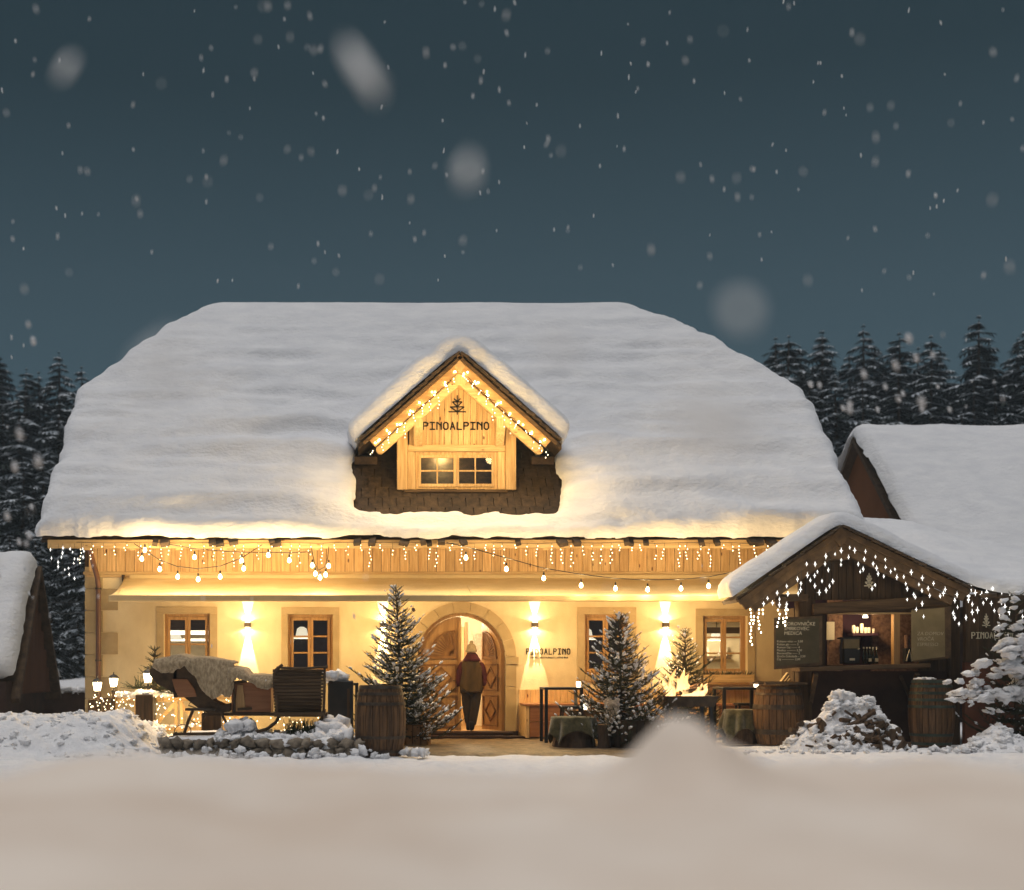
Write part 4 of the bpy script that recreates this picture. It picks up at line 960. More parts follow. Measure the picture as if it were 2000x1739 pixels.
HS = [(865,300),(898,318),(968,325),(810,320),(770,342),(710,355),(1033,360),(858,362),(810,380),(960,375),(1097,378),(808,410),(705,405),(640,407),(921,407),(1018,405),(585,407),(1040,433),(1099,427),(1160,440),(726,445),(953,440),(934,457),(655,457),(590,480),(637,482),(1132,455),(1050,470),(1266,460),(1338,497),(1087,487),(1172,493),(1217,490),(525,505),(609,512),(685,517),(755,520),(1230,535),(1316,540),(1031,543),(734,550),(638,548),(548,533),(455,550),(545,572),(712,578),(1240,568),(1011,567),(1376,565),(667,592),(530,598),(393,595),(1487,572),(1411,533),(1335,580),(1282,605),(1292,622),(1386,612),(1454,615),(1475,597),(1564,605),(1240,638),(330,630),(1337,665),(1549,643),(463,600),(408,635),(363,660),(455,668),(408,672),(305,665),(450,690),(1299,703),(1567,687),(1346,748),(1539,727),(1549,757),(1577,795)]
stars(t, [(1400 + a / 3.333, 980 + b / 3.333) for a, b in HS], -3.56, .95)
for a, b in HS[::2]:
    cb = MB()
    px, py = 1400 + a / 3.333, 980 + b / 3.333
    tp = P(px, 0, -3.5)[0]; zt = float(hut_g(tp, .01)) - .22; p0 = P(px, py, -3.5)
    cb.tube([(p0[0] + rng.uniform(-.02, .02), -3.5, zt), (p0[0] + .01, -3.5, (zt + p0[2]) / 2), p0], .0028, 3)
    put('cable', cb, blackm, t)
for px, py in ((1500, 1165), (1560, 1115), (1640, 1070), (1720, 1090), (1800, 1130), (1850, 1155)): light('POINT', P(px, py + 8, -3.80), 2.6, (1, .76, .42), t, .08)
t = thing('star_lights', P(1930, 1160, -3.35), 'white star fairy lights above the white sign at the hut wing', 'fairy lights')
WS = [(1656,565),(1683,593),(1757,590),(1797,567),(1640,615),(1638,640),(1663,668),(1755,630),(1725,605),(1855,607),(1908,615),(1735,660),(1787,663),(1854,650),(1876,685),(1622,755),(1663,720),(1697,707),(1675,775),(1807,710),(1841,735),(1838,805),(1905,718),(1990,750),(1975,610)]
stars(t, [(1400 + a / 3.333, 980 + b / 3.333) for a, b in WS], -3.38, 1.1)
put('cable', MB().tube([P(1880 + 15 * i, 1148 + 3 * (i % 2), -3.36) for i in range(10)], .004, 4), blackm, t)
light('POINT', P(1920, 1175, -3.6), 1.3, (1, .84, .6), t, .08); light('POINT', P(1975, 1180, -3.8), 1.0, (1, .84, .6), t, .08)
# warm strand under hut's left eave
t = thing('icicle_lights', P(1480, 1185, -3.3), 'warm fairy strands dangling from the left eave of the hut', 'fairy lights')
strands(t, [(X(px, -3.3), -3.3, Z(1184, -3.3), L_) for px, L_ in ((1466, .66), (1474, .3), (1482, .45), (1492, .2), (1523, .35), (1531, .28), (1539, .33))], bulb_s, .013)
# ================================================================== NEIGHBOURS
LB = thing('outbuilding', (-12.5, 6.6, 0), 'small brown outbuilding with thick snow on its steep roof, left of the guesthouse', 'shed')
put('gable_wall', MB().xprism([(4.9, .75), (8.4, .75), (6.6, 3.55)], -11.1, -10.95), brownwall, LB)
for k in range(12):
    y0 = 4.95 + k * .285; zt = 3.5 - abs(y0 + .14 - 6.6) * 1.58
    if zt > .95: piece('wall_board', brownwall, LB, (-10.93, y0 + .14, (.78 + zt) / 2), (.025, .272, zt - .78))
put('wall', MB().box(-18, -11.1, 5.0, 8.3, -.5, .9), darkwall, LB); put('roof', MB().xprism([(4.5, .55), (6.6, 3.72), (8.7, .55), (8.75, .68), (6.6, 3.86), (4.4, .66)], -18, -10.75), dark_d, LB)
lz = lambda a, b: 3.84 - 1.46 * (np.sqrt((b - 6.6) ** 2 + .09) - .3)
put('roof_snow', snow_sheet(-18, -10.4, 4.0, 9.2, .1, lz, lambda a, b: np.minimum(np.minimum(-10.85 - a, (b - 4.5) * 1.7), (8.7 - b) * 1.7), .34, .40, jag=.12, bumps=.10, seed=61), snow, LB, smooth=True, fix=False)
put('annex_wall', MB().box(-14, -10.95, 4.0, 5.0, -.4, 1.05), darkwall, LB)
BN = thing('barn', (17, 11.5, 0), 'big barn right of the guesthouse with snowy roof and dark orange-brown gable', 'barn')
put('gable_wall', MB().xprism([(7.2, .5), (16.6, .5), (16.6, 4.4), (11.9, 7.75), (7.2, 3.7)], 11.35, 11.55), mat('orange_brown_wall', (.16, .055, .012), (.20, .07, .018), rough=.9, scale=(1, 1, 1), bump=.15), BN)
put('wall', MB().box(11.55, 40, 7.2, 16.6, 0, 3.9), darkwall, BN)
BK = .92
put('roof', MB().xprism([(5.9, 7.8 - 6.1 * BK), (12, 7.8), (18, 7.8 - 6 * BK), (18, 8.0 - 6 * BK), (12, 7.96), (5.9, 7.96 - 6.1 * BK)], 11.1, 40), dark_d, BN)
bz = lambda a, b: 8.0 + .5 - np.sqrt((BK * (b - 12)) ** 2 + .25)
put('roof_snow', snow_sheet(10.7, 40, 5.5, 18.4, .16, bz, lambda a, b: np.minimum(np.minimum(a - 11.02, 40.4 - a), (b - 5.85) * 1.4), .32, .36, jag=.12, bumps=.05, seed=71), snow, BN, smooth=True, fix=False)
gw = thing('garden_wall', (-10.5, 9.5, 0), 'low dark wall with a snow cap behind the left snow pile', 'wall')
put('wall', MB().box(-12.2, -8.6, 9.3, 9.6, 0, .72), darkwall, gw); m = MB(); scatter(m, BL2, [rblob((-12.1 + k * .12, 9.45, .76), .13 + .05 * rng.random(), .6) for k in range(30)]); put('snow_cap', m, snow_fine, gw, smooth=True)
wr = thing('overhead_wire', (-14, 12, 3), 'pair of thin dark overhead wires left of the guesthouse', 'wires')
put('wire', MB().tube([P(-80, 1196, 3), P(60, 1178, 12), P(175, 1176, 16)], .018, 4), blackm, wr); put('wire', MB().tube([P(-80, 1202, 3), P(60, 1200, 12), P(175, 1197, 16)], .018, 4), blackm, wr)

# ================================================================== FOREST
def far_tree(seed, H_, R_):
    r_ = random.Random(seed); dm, sm, tm = MB(), MB(), MB()
    tm.tube([(0, 0, 0), (0, 0, H_ * .5), (0, 0, H_ * .98)], [R_ * .10, R_ * .06, .01], 6)
    lv = 44
    for i in range(lv):
        t = i / (lv - 1); z0_ = H_ * (.06 + .93 * t); rad = R_ * (1 - t) ** .66 * r_.uniform(.7, 1.15) + .05
        for k in range(max(7, int(13 * (1 - t * .5)))):
            z = z0_ + r_.uniform(-.28, .28) * (1 - t)
            a = r_.uniform(0, 6.283); L_ = rad * r_.uniform(.65, 1.15); ca, sa = math.cos(a), math.sin(a)
            droop = r_.uniform(.25, .5) * L_; wd = L_ * .36 + .08
            mid = Vector((ca * L_ * .55, sa * L_ * .55, z - droop * .35)); tip = Vector((ca * L_, sa * L_, z - droop)); root = Vector((0, 0, z)); sd__ = Vector((-sa, ca, 0))
            nj = 5
            for (mbx, up, sh) in ((dm, 0, 1), (sm, .05, .72)):
                if mbx is sm and r_.random() < .28: continue
                c_pts = []
                for j in range(nj + 1):
                    u = j / nj; p = root.lerp(mid, min(1, u * 1.8)) if u < .55 else mid.lerp(tip, (u - .55) / .45)
                    c_pts.append(p + Vector((0, 0, up)))
                for j in range(nj):
                    w0 = wd * math.sin(math.pi * (.15 + .8 * (j / nj))) * sh
                    for s__ in (-1, 1):
                        base0, base1 = c_pts[j], c_pts[j + 1]
                        q = base1 + sd__ * s__ * w0 * r_.uniform(.7, 1.2) + Vector((ca, sa, 0)) * .12 * L_ - Vector((0, 0, w0 * r_.uniform(.3, .9)))
                        mbx.add([base0, base1, q], [(0, 1, 2)])
    return dm, sm, tm
FT = []
def mesh_of(mb, m, nm):
    me = bpy.data.meshes.new(nm); me.from_pydata([tuple(v) for v in mb.v], [], mb.f); me.materials.append(m); return me
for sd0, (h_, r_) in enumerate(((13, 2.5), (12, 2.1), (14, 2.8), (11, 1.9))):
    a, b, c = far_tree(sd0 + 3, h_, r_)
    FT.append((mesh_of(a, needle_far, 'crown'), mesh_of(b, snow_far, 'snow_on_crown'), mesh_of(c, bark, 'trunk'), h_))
def plant_far(x_, y_, top, lb, grp, kind):
    cm, sm_, tm, h_ = FT[kind]; base = float(ground_h(np.array(x_), np.array(y_))) - .3
    s_ = (top - base) / h_
    r_ = bpy.data.objects.new('spruce_tree', None); COL.objects.link(r_); r_.location = (x_, y_, base); r_.rotation_euler = (rng.uniform(-.03, .03), rng.uniform(-.03, .03), rng.uniform(0, 6.28)); k = s_ * rng.uniform(1.15, 1.5); r_.scale = (k, k, s_)
    tag(r_, lb, 'tree', grp)
    for nm, me in (('crown', cm), ('snow_on_crown', sm_), ('trunk', tm)):
        o = bpy.data.objects.new(nm, me); COL.objects.link(o); o.parent = r_
ORD = ['first', 'second', 'third', 'fourth', 'fifth', 'sixth', 'seventh', 'eighth', 'ninth', 'tenth', 'eleventh', 'twelfth', 'thirteenth', 'fourteenth', 'fifteenth']
gR, gL = 'snowy spruces in the forest behind the barn', 'snowy spruces in the dark forest at the left edge'
for i, (px, py, y_, lb) in enumerate(((1905, 612, 36, 'tallest snowy spruce with a wide crown above the barn roof'), (1985, 628, 35, 'tall snowy spruce cut by the right edge of the picture'), (1600, 640, 37, 'narrow snowy spruce with pointed top left of the forest group'),
        (1535, 655, 38, 'leftmost tall spruce of the forest beside the guesthouse roof'), (1830, 648, 38, 'slim spruce just left of the tallest one'), (1765, 640, 40, 'broad spruce in the middle of the right forest'), (1695, 628, 41, 'spruce with hazy top in the middle of the right forest'))):
    X_, _, Z_ = P(px, py, y_); plant_far(X_, y_, Z_, lb, None, (i * 3 + 1) % 4)
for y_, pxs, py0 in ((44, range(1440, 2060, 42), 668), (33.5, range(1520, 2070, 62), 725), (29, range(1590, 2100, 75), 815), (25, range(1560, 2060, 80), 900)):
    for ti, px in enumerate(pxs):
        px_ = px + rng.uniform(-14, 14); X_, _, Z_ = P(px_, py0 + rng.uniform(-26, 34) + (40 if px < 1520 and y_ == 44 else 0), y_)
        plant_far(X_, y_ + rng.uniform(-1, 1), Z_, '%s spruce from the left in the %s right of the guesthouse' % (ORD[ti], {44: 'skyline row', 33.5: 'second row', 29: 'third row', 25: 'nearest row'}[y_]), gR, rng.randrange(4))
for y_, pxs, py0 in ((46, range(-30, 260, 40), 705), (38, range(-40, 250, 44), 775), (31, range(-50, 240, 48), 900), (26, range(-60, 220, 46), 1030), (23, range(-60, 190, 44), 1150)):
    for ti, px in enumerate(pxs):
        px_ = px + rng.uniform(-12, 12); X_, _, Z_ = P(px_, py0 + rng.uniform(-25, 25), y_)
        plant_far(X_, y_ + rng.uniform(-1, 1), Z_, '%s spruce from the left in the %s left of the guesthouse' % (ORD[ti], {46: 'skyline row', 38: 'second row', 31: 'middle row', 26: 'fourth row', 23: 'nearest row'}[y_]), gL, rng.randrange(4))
# dark wooded slope behind everything
def slope_h(x, y): return ground_h(x, y) + 8.5 + 1.5 * fbm(x * .25, y * .25, 0, 81, 4) + .8 * np.abs(fbm(x * 1.3, y * 1.3, 0, 83, 3))
wd = grid_mb(np.linspace(-108, 108, 240), np.linspace(52, 75, 24), slope_h)
tag(put('wooded_slope', wd, needle_far), kind='stuff')

# ================================================================== NEAR FIRS
def twig_template(seed, nn=64):
    r_ = random.Random(seed); m = MB(); m.tube([(0, 0, 0), (1, 0, 0)], [.018, .006], 3, cap=False)
    for i in range(nn):
        x_ = i / nn; a = r_.uniform(-math.pi * .08, math.pi * 1.08) if r_.random() < .8 else r_.uniform(0, 6.28)
        L_ = .155 * (1 - .35 * x_) * r_.uniform(.8, 1.15); d = Vector((.62, math.cos(a) * .8, math.sin(a) * .8)) * L_
        w_ = Vector((0, -math.sin(a), math.cos(a))) * .019; b = Vector((x_, 0, 0)); m.add([b - w_, b + w_, b + d], [(0, 1, 2)])
    return np.array([tuple(v) for v in m.v]), m.f
TW = [twig_template(k) for k in range(4)]
def dir_mat(d):
    d = Vector(d).normalized(); s_ = Vector((0, 0, 1)).cross(d)
    if s_.length < 1e-3: s_ = Vector((0, 1, 0))
    s_.normalize(); u = d.cross(s_); return np.array([[d.x, s_.x, u.x], [d.y, s_.y, u.y], [d.z, s_.z, u.z]])
def fir(name, x_, y_, z0, H_, R_, seed, label, levels=22, snowp=.4, pot=None, lean=(0, 0), topfrac=.30, fat=1.0):
    r_ = random.Random(seed); t = thing(name, (x_, y_, z0), label, 'fir tree')
    items, sn, tr = [], [], MB()
    tip = Vector((x_ + lean[0], y_ + lean[1], z0 + H_)); base = Vector((x_, y_, z0))
    ax = lambda u: base.lerp(tip, u)
    tr.tube([ax(0), ax(.3), ax(.6), ax(.999)], [.045, .034, .02, .006], 7)
    st_ = MB()
    for i in range(levels):
        u = .03 + .93 * (i / (levels - 1)) ** .95; c = ax(u)
        prof = (1 - u) ** .85 if u > topfrac * 0 else 1
        nb = max(5, int(11 * (1 - u) + 4)); rad = R_ * prof * 1.05 + .05
        for k in range(nb):
            a = 6.283 * k / nb + r_.uniform(-.4, .4) + i * 1.3; L_ = rad * r_.uniform(.62, 1.12)
            if r_.random() < .05: L_ *= 1.3
            el = .55 * u + .12 + r_.uniform(-.15, .12); d = Vector((math.cos(a) * math.cos(el), math.sin(a) * math.cos(el), math.sin(el)))
            p0 = c; sag = .18 * L_ * (1 - u)
            n_ = max(2, int(L_ / .075)); pts = []
            for j in range(n_ + 1):
                f = j / n_; pts.append(p0 + d * (L_ * f) + Vector((0, 0, -sag * math.sin(f * math.pi) + sag * .4 * f * f)))
            st_.tube([pts[0], pts[len(pts) // 2], pts[-1]], [.011, .008, .003], 3, cap=False)
            tl = .18 * (1 - .35 * u)
            for j in range(1, n_ + 1):
                f = j / n_; seg = (pts[j] - pts[j - 1]).normalized()
                for s_ in (-1, 1):
                    if j == n_ and s_ == 1: continue
                    an = s_ * r_.uniform(.65, .95); dd = Matrix.Rotation(an, 3, 'Z') @ seg if j < n_ else seg
                    dd = Vector((dd.x, dd.y, dd.z + r_.uniform(-.12, .18))); ll = tl * r_.uniform(.75, 1.25) * (1.15 - .45 * f)
                    if j == n_: ll *= 1.25
                    items.append((pts[j] if j < n_ else pts[j] - seg * ll * .5, (ll, ll * 1.0, ll * 1.0), dir_mat(dd)))
                    if r_.random() < snowp * (.35 + .65 * f):
                        sp = pts[j] + dd * ll * r_.uniform(.3, .8) + Vector((0, 0, .018)); sz = r_.uniform(.008, .026) * fat
                        sn.append((sp, (sz * r_.uniform(1.2, 2.6), sz * 1.1, sz * .8), dir_mat(dd)))
                if r_.random() < snowp * .7:
                    sz = r_.uniform(.010, .032) * fat; sn.append((pts[j] + Vector((0, 0, .015)), (sz * 1.8, sz, sz * .8), dir_mat(seg)))
                items.append((pts[j - 1], ((pts[j] - pts[j - 1]).length * 1.2,) + (.12, .12), dir_mat(seg)))
    for k in range(4): items.append((ax(.93 + .015 * k), (.12, .12, .12), dir_mat((math.cos(k * 1.6), math.sin(k * 1.6), 1.2))))
    items.append((ax(.90), (H_ * .11, .12, .12), dir_mat(tip - base)))
    put('trunk', tr, bark, t); put('branches', st_, bark, t, fix=False)
    g = MB(); scatter(g, TW, items); tag(put('needles', g, needle, t, fix=False), kind='stuff')
    s2 = MB(); scatter(s2, BL1, sn); tag(put('snow_clumps', s2, snow_clump, t, smooth=True, fix=False), kind='stuff')
    return t
def slat_pot(t, x_, y_, r_, h_, m_, n_=12):
    put('pot', MB().lathe([(r_ * .9, 0), (r_ * .92, h_ * .95)], (x_, y_, 0), 16), blackm, t)
    for k in range(n_):
        a = 6.283 * k / n_; piece('pot_slat', m_, t, (x_ + r_ * math.cos(a), y_ + r_ * math.sin(a), h_ / 2 + .01 * rng.random()), (.04, 2 * math.pi * r_ / n_ * .9, h_), (0, 0, a))
T1 = fir('fir_tree', X(790, -2.7), -2.7, .16, 2.62, .90, 5, 'tallest snow-dusted fir in a slatted pot left of the arched door', levels=30, snowp=.34, lean=(-.16, 0))
slat_pot(T1, X(812, -2.7), -2.75, .24, .36, logend)
T2 = fir('fir_tree', X(1212, -3.2), -3.2, .16, 2.11, .94, 9, 'bushy snow-dusted fir between the first high table and the fire bowl', levels=26, snowp=.30)
T3 = fir('fir_tree', X(1338, -1.7), -1.7, .05, 2.0, .78, 13, 'thin green fir standing behind the fire bowl', levels=22, snowp=.04)
orn = thing('tree_ornament', P(1335, 1234, -1.7), 'small round lattice ornament on the tip of the fir behind the fire', 'ornament')
om = MB(); c = Vector(P(1335, 1234, -1.7))
for k in range(4): om.tube([c + Vector((math.cos(k * .785) * .05 * math.cos(a), math.sin(k * .785) * .05 * math.cos(a), .05 * math.sin(a))) for a in np.linspace(0, 6.28, 13)], .005, 4)
put('lattice', om, white, orn)
pc = thing('tree_ornament', P(807, 1191, -2.95), 'dark round bauble near the top of the tallest fir', 'ornament'); c = P(807, 1191, -2.95)
put('ball', MB().lathe([(.004, .035), (.026, .022), (.034, 0), (.026, -.022), (.004, -.035)], c, 12), copper, pc, smooth=True); put('hook', MB().tube([(c[0], c[1], c[2] + .03), (c[0], c[1], c[2] + .075)], .004, 4), blackm, pc)
# dark planter with sheepskin below the bushy fir
pl = thing('planter', (X(1238, -3.5), -3.5, 0), 'large dark wooden planter under the bushy fir, sheepskin over its left rim', 'planter')
cx_, cy_ = X(1240, -3.5), -3.5
put('tub', MB().lathe([(.38, 0), (.42, .3), (.42, .46), (.36, .46), (.35, .2)], (cx_, cy_, 0), 22), darkwall, pl)
for k in range(20): a = 6.283 * k / 20; piece('tub_stave', dark_v, pl, (cx_ + .42 * math.cos(a), cy_ + .42 * math.sin(a), .235), (.03, .126, .47), (0, 0, a))
fl = MB(); its = []
for k in range(150):
    u, v = rng.random(), rng.random(); a = R(150 + 70 * u); zz = .80 - .40 * v * (1.2 - abs(u - .4)); its.append(rblob((cx_ + .46 * math.cos(a), cy_ + .46 * math.sin(a), zz), .045, 1))
scatter(fl, BL1, its); sk = thing('sheepskin', (cx_ - .4, cy_, .7), 'shaggy grey sheepskin hanging over the dark planter below the bushy fir', 'sheepskin'); put('fleece', fl, fleece, sk, smooth=True)

# ================================================================== BARRELS, STUMPS, TABLES
def barrel(x_, y_, Hb, Rb, label, tw=0, hoops=(.06, .20, .36, .64, .80, .94), wood=None, lid=True, hoopm=None):
    wood = wood or barrelw; t = thing('barrel', (x_, y_, 0), label, 'barrel'); n_ = 22
    prof = lambda u: Rb * (.80 + .20 * math.sin(math.pi * u) ** .8)
    for k in range(n_):
        a0, a1 = 2 * math.pi * k / n_ + tw + .012, 2 * math.pi * (k + 1) / n_ + tw - .012; m = MB(); vs = []; dr = rng.uniform(-.003, .003)
        N_ = 9
        for j in range(N_ + 1):
            u = j / N_; r_ = prof(u) + dr
            for a, rr in ((a0, r_), (a1, r_), (a1, r_ - .03), (a0, r_ - .03)): vs.append((x_ + rr * math.cos(a), y_ + rr * math.sin(a), Hb * u + .01))
        fs = [(3, 2, 1, 0), tuple(N_ * 4 + q for q in range(4))]
        for j in range(N_):
            for q in range(4): b = j * 4; fs.append((b + q, b + (q + 1) % 4, b + 4 + (q + 1) % 4, b + 4 + q))
        m.add(vs, fs); put('stave', m, wood, t)
    for u in hoops:
        r0, r1 = prof(u - .02) + .008, prof(u + .02) + .008
        put('hoop', MB().lathe([(r0 - .006, Hb * (u - .021)), (r0, Hb * (u - .02)), (r1, Hb * (u + .02)), (r1 - .006, Hb * (u + .021))], (x_, y_, .01), 32, cap=False), hoopm or ironm, t, smooth=False)
    put('barrel_head', MB().lathe([(prof(0) - .03, Hb * .03), (prof(1) - .03, Hb * .965)], (x_, y_, 0), 24), wood, t)
    return t
bx, by = X(743, -5.85), -5.85
B1 = barrel(bx, by, 1.07, .39, 'big old wine barrel standing in front of the tallest fir', .1, hoops=(.07, .27, .74, .88, .97))
b2x, b2y = X(1520, -2.75), -2.75
B2 = barrel(b2x, b2y, 1.03, .43, 'weathered barrel with plank lid beside the second high table', .05, hoops=(.20, .245, .62, .66, .86, .96))
lid = thing('plank_cover', (b2x, b2y, 1.04), 'round dark plank lid resting on the weathered barrel by the hut', 'lid')
for k in range(5): piece('lid_board', dark_h, lid, (b2x, b2y - .32 + .16 * k, 1.075 + .004 * k), (math.sqrt(max(.46 ** 2 - (-.32 + .16 * k) ** 2, .04)) * 2, .15, .035))
green = mat('green_hoop', (.035, .05, .04), (.07, .09, .07), rough=.5, metal=.5, bump=.1)
B3 = barrel(X(1819, -3.4), -3.4, 1.14, .37, 'dark barrel with greenish hoops and snow on top in front of the hut', .2, hoops=(.05, .18, .60, .70, .80, .90, .97), hoopm=green)
m = MB(); scatter(m, BL2, [rblob((X(1808, -3.4) + rng.uniform(-.12, .12), -3.42 + rng.uniform(-.1, .1), 1.14), .055, .6) for k in range(14)]); tag(put('snow_lump', m, snow_fine, smooth=True), 'little heap of snow on top of the dark barrel by the hut', 'snow')
def stump(x_, y_, h_, r_, label, split=False):
    t = thing('tree_stump', (x_, y_, 0), label, 'stump'); n_ = 18; m = MB()
    prof = [(r_ * 1.06, 0), (r_ * .98, h_ * .3), (r_, h_ * .7), (r_ * 1.0, h_ - .01)]; m.lathe(prof, (x_, y_, 0), n_)
    V = np.array(m.v); a = np.arctan2(V[:, 1] - y_, V[:, 0] - x_); k = 1 + .07 * vnoise(a * 2.2 + x_ * 5, 0, 0, 7); V[:, 0] = x_ + (V[:, 0] - x_) * k; V[:, 1] = y_ + (V[:, 1] - y_) * k; m.v = [tuple(v) for v in V]
    put('bark_ring', m, bark, t); put('cut_top', MB().lathe([(r_ * .93, h_ - .009), (r_ * .92, h_ + .004)], (x_, y_, 0), 16), logend, t); return t
def blanket(x_, y_, z_, r_, label, seed, drop=.28, m_=None):
    nx = 60; xs_ = np.linspace(-r_ - drop, r_ + drop, nx); A, B = np.meshgrid(xs_, xs_); ro = np.sqrt(A * A + B * B); an = np.arctan2(B, A)
    over = np.maximum(ro - r_, 0); sq = np.maximum(np.abs(A), np.abs(B))
    fold = .035 * np.sin(an * 7 + seed) + .02 * np.sin(an * 11 + seed * 2)
    rr = np.where(ro > r_, r_ + .03 + .16 * over + fold * np.clip(over / .2, 0, 1), ro); zz = z_ + .012 - np.where(over > 0, over * .97, 0) + .006 * fbm(A * 9, B * 9, 0, seed)
    k = rr / np.maximum(ro, 1e-6); m = MB(); m.v = list(zip((x_ + A * k).ravel().tolist(), (y_ + B * k).ravel().tolist(), np.maximum(zz, .03).ravel().tolist()))
    m.f = [(j * nx + i, j * nx + i + 1, (j + 1) * nx + i + 1, (j + 1) * nx + i) for j in range(nx - 1) for i in range(nx - 1)]
    o = put('blanket', m, m_ or olive, smooth=True); q = o.modifiers.new('thickness', 'SOLIDIFY'); q.thickness = .016; return tag(o, label, 'blanket')
stump(X(1122, -3.4), -3.4, .50, .36, 'wide tree stump seat under the olive blanket by the first high table'); blanket(X(1120, -3.4), -3.4, .505, .35, 'olive green blanket draped over the wide stump near the first high table', 3, .24)
stump(X(1180, -3.75), -3.75, .40, .11, 'small thin upright log left of the dark planter')
stump(X(1448, -2.4), -2.4, .60, .26, 'tree stump seat by the weathered barrel under a blanket'); blanket(X(1446, -2.4), -2.4, .605, .25, 'olive grey blanket draped over the stump beside the weathered barrel', 8, .34)
stump(X(1135, -1.9), -1.9, .58, .20, 'upright log carrying a candle behind the olive blanket')
def high_table(x0, x1, y0, y1, h_, label):
    t = thing('high_table', ((x0 + x1) / 2, (y0 + y1) / 2, 0), label, 'table'); put('tabletop', MB().box(x0, x1, y0, y1, h_ - .045, h_), blackm, t, bev=.004)
    for a in (x0 + .03, x1 - .03):
        for b in (y0 + .03, y1 - .03): put('leg', MB().box(a - .027, a + .027, b - .027, b + .027, 0, h_ - .046), blackm, t)
high_table(X(1061, -2), X(1136, -2), -2.2, -1.5, 1.0, 'black metal high table right of the arched door')
high_table(X(1406, -2), X(1486, -2), -2.2, -1.5, 1.0, 'black metal high table beside the weathered barrel')
high_table(X(641, -3), X(700, -3), -3.4, -2.6, 1.09, 'black metal high table behind the big old barrel')
def low_bench(x0, x1, y_, h_, label):
    t = thing('bar_stool', ((x0 + x1) / 2, y_, 0), label, 'stool'); put('seat', MB().box(x0, x1, y_ - .16, y_ + .16, h_ - .05, h_), blackm, t, bev=.01)
    for a, s_ in ((x0 + .04, -1), (x1 - .04, 1)):
        for b in (y_ - .12, y_ + .12): put('leg', MB().beam((a, b, h_ - .05), (a + s_ * .05, b, 0), .03, .03), blackm, t)
low_bench(X(1092, -2.4), X(1136, -2.4), -2.5, .68, 'black stool tucked beside the first high table'); low_bench(X(1437, -1.3), X(1478, -1.3), -1.3, .70, 'black stool at the second high table near the wall')
def candle(x_, y_, z_, label, r_=.042, h_=.10, pw=2.2):
    t = thing('candle_jar', (x_, y_, z_), label, 'candle'); put('jar', MB().lathe([(r_ * .9, .001), (r_, h_ * .4), (r_, h_)], (x_, y_, z_), 14), cand_m, t, smooth=False)
    light('POINT', (x_, y_, z_ + h_ + .05), pw, (1, .72, .38), t, .03)
candle(X(1130, -2.05), -2.05, 1.001, 'glowing white candle jar on the first high table'); candle(X(1477, -2.05), -2.05, 1.001, 'glowing white candle jar on the second high table')
candle(X(1139, -1.9), -1.98, .59, 'larger glowing candle jar standing on the upright log', .06, .12); 
candle(X(1168, -6), -6.0, .02, 'tiny pale candle stub near the pile', .02, .04, 0) if False else None
# dark cabinet with snow between sleigh and barrel
cb_ = thing('cabinet', (X(662, -4), -3.9, .1), 'black waist-high cabinet with snow on top between sleigh and barrel', 'cabinet')
put('body', MB().box(X(642, -4), X(690, -4), -4.1, -3.6, .02, 1.13), blackm, cb_, bev=.01); put('side_rail', MB().box(X(678, -4), X(683, -4), -4.13, -4.101, .1, 1.0), dark_v, cb_)
m = MB(); scatter(m, BL2, [rblob((X(650, -4) + rng.uniform(-.10, .16), -3.9 + rng.uniform(-.15, .15), 1.17 + .05 * rng.random()), .10, .8) for k in range(16)]); tag(put('snow_lump', m, snow_fine, smooth=True), 'mound of snow on the black cabinet beside the slatted sleigh front', 'snow')

# ================================================================== FIRE BOWL
fb = thing('fire_bowl', (X(1348, -3.2), -3.2, 0), 'square black fire bowl on legs with burning logs', 'fire bowl')
fx0, fx1 = X(1298, -3.4), X(1398, -3.4)
put('tray', MB().add([(fx0, -3.6, .87), (fx1, -3.6, .87), (fx1, -2.8, .87), (fx0, -2.8, .87), (fx0 + .06, -3.54, .69), (fx1 - .06, -3.54, .69), (fx1 - .06, -2.86, .69), (fx0 + .06, -2.86, .69), (fx0 + .04, -3.56, .86), (fx1 - .04, -3.56, .86), (fx1 - .04, -2.84, .86), (fx0 + .04, -2.84, .86), (fx0 + .1, -3.5, .74), (fx1 - .1, -3.5, .74), (fx1 - .1, -2.9, .74), (fx0 + .1, -2.9, .74)],
    [(0, 1, 5, 4), (1, 2, 6, 5), (2, 3, 7, 6), (3, 0, 4, 7), (7, 6, 5, 4), (0, 1, 9, 8), (1, 2, 10, 9), (2, 3, 11, 10), (3, 0, 8, 11), (8, 9, 13, 12), (9, 10, 14, 13), (10, 11, 15, 14), (11, 8, 12, 15), (12, 13, 14, 15)]), ironm, fb)
for a in (fx0 + .16, fx1 - .12):
    for b in (-3.5, -2.9): put('leg', MB().beam((a, b, .72), (a + (.06 if a > (fx0 + fx1) / 2 else -.03), b, 0), .06, .06), blackm, fb)
for k in range(6): put('log', MB().tube([(X(1345, -3.2) + rng.uniform(-.25, -.05), -3.2 + rng.uniform(-.2, .2), .80 + .03 * k), (X(1345, -3.2) + rng.uniform(.05, .3), -3.2 + rng.uniform(-.2, .2), .84 + .04 * k)], .045, 8), bark, fb)
fm = bpy.data.materials.new('flame'); fm.use_nodes = True; n, l = fm.node_tree.nodes, fm.node_tree.links; n.clear()
o_ = n.new('ShaderNodeOutputMaterial'); e_ = n.new('ShaderNodeEmission'); t_ = n.new('ShaderNodeBsdfTransparent'); mx = n.new('ShaderNodeMixShader'); g_ = n.new('ShaderNodeNewGeometry'); sp = n.new('ShaderNodeSeparateXYZ'); mr = n.new('ShaderNodeMapRange'); r_ = n.new('ShaderNodeValToRGB')
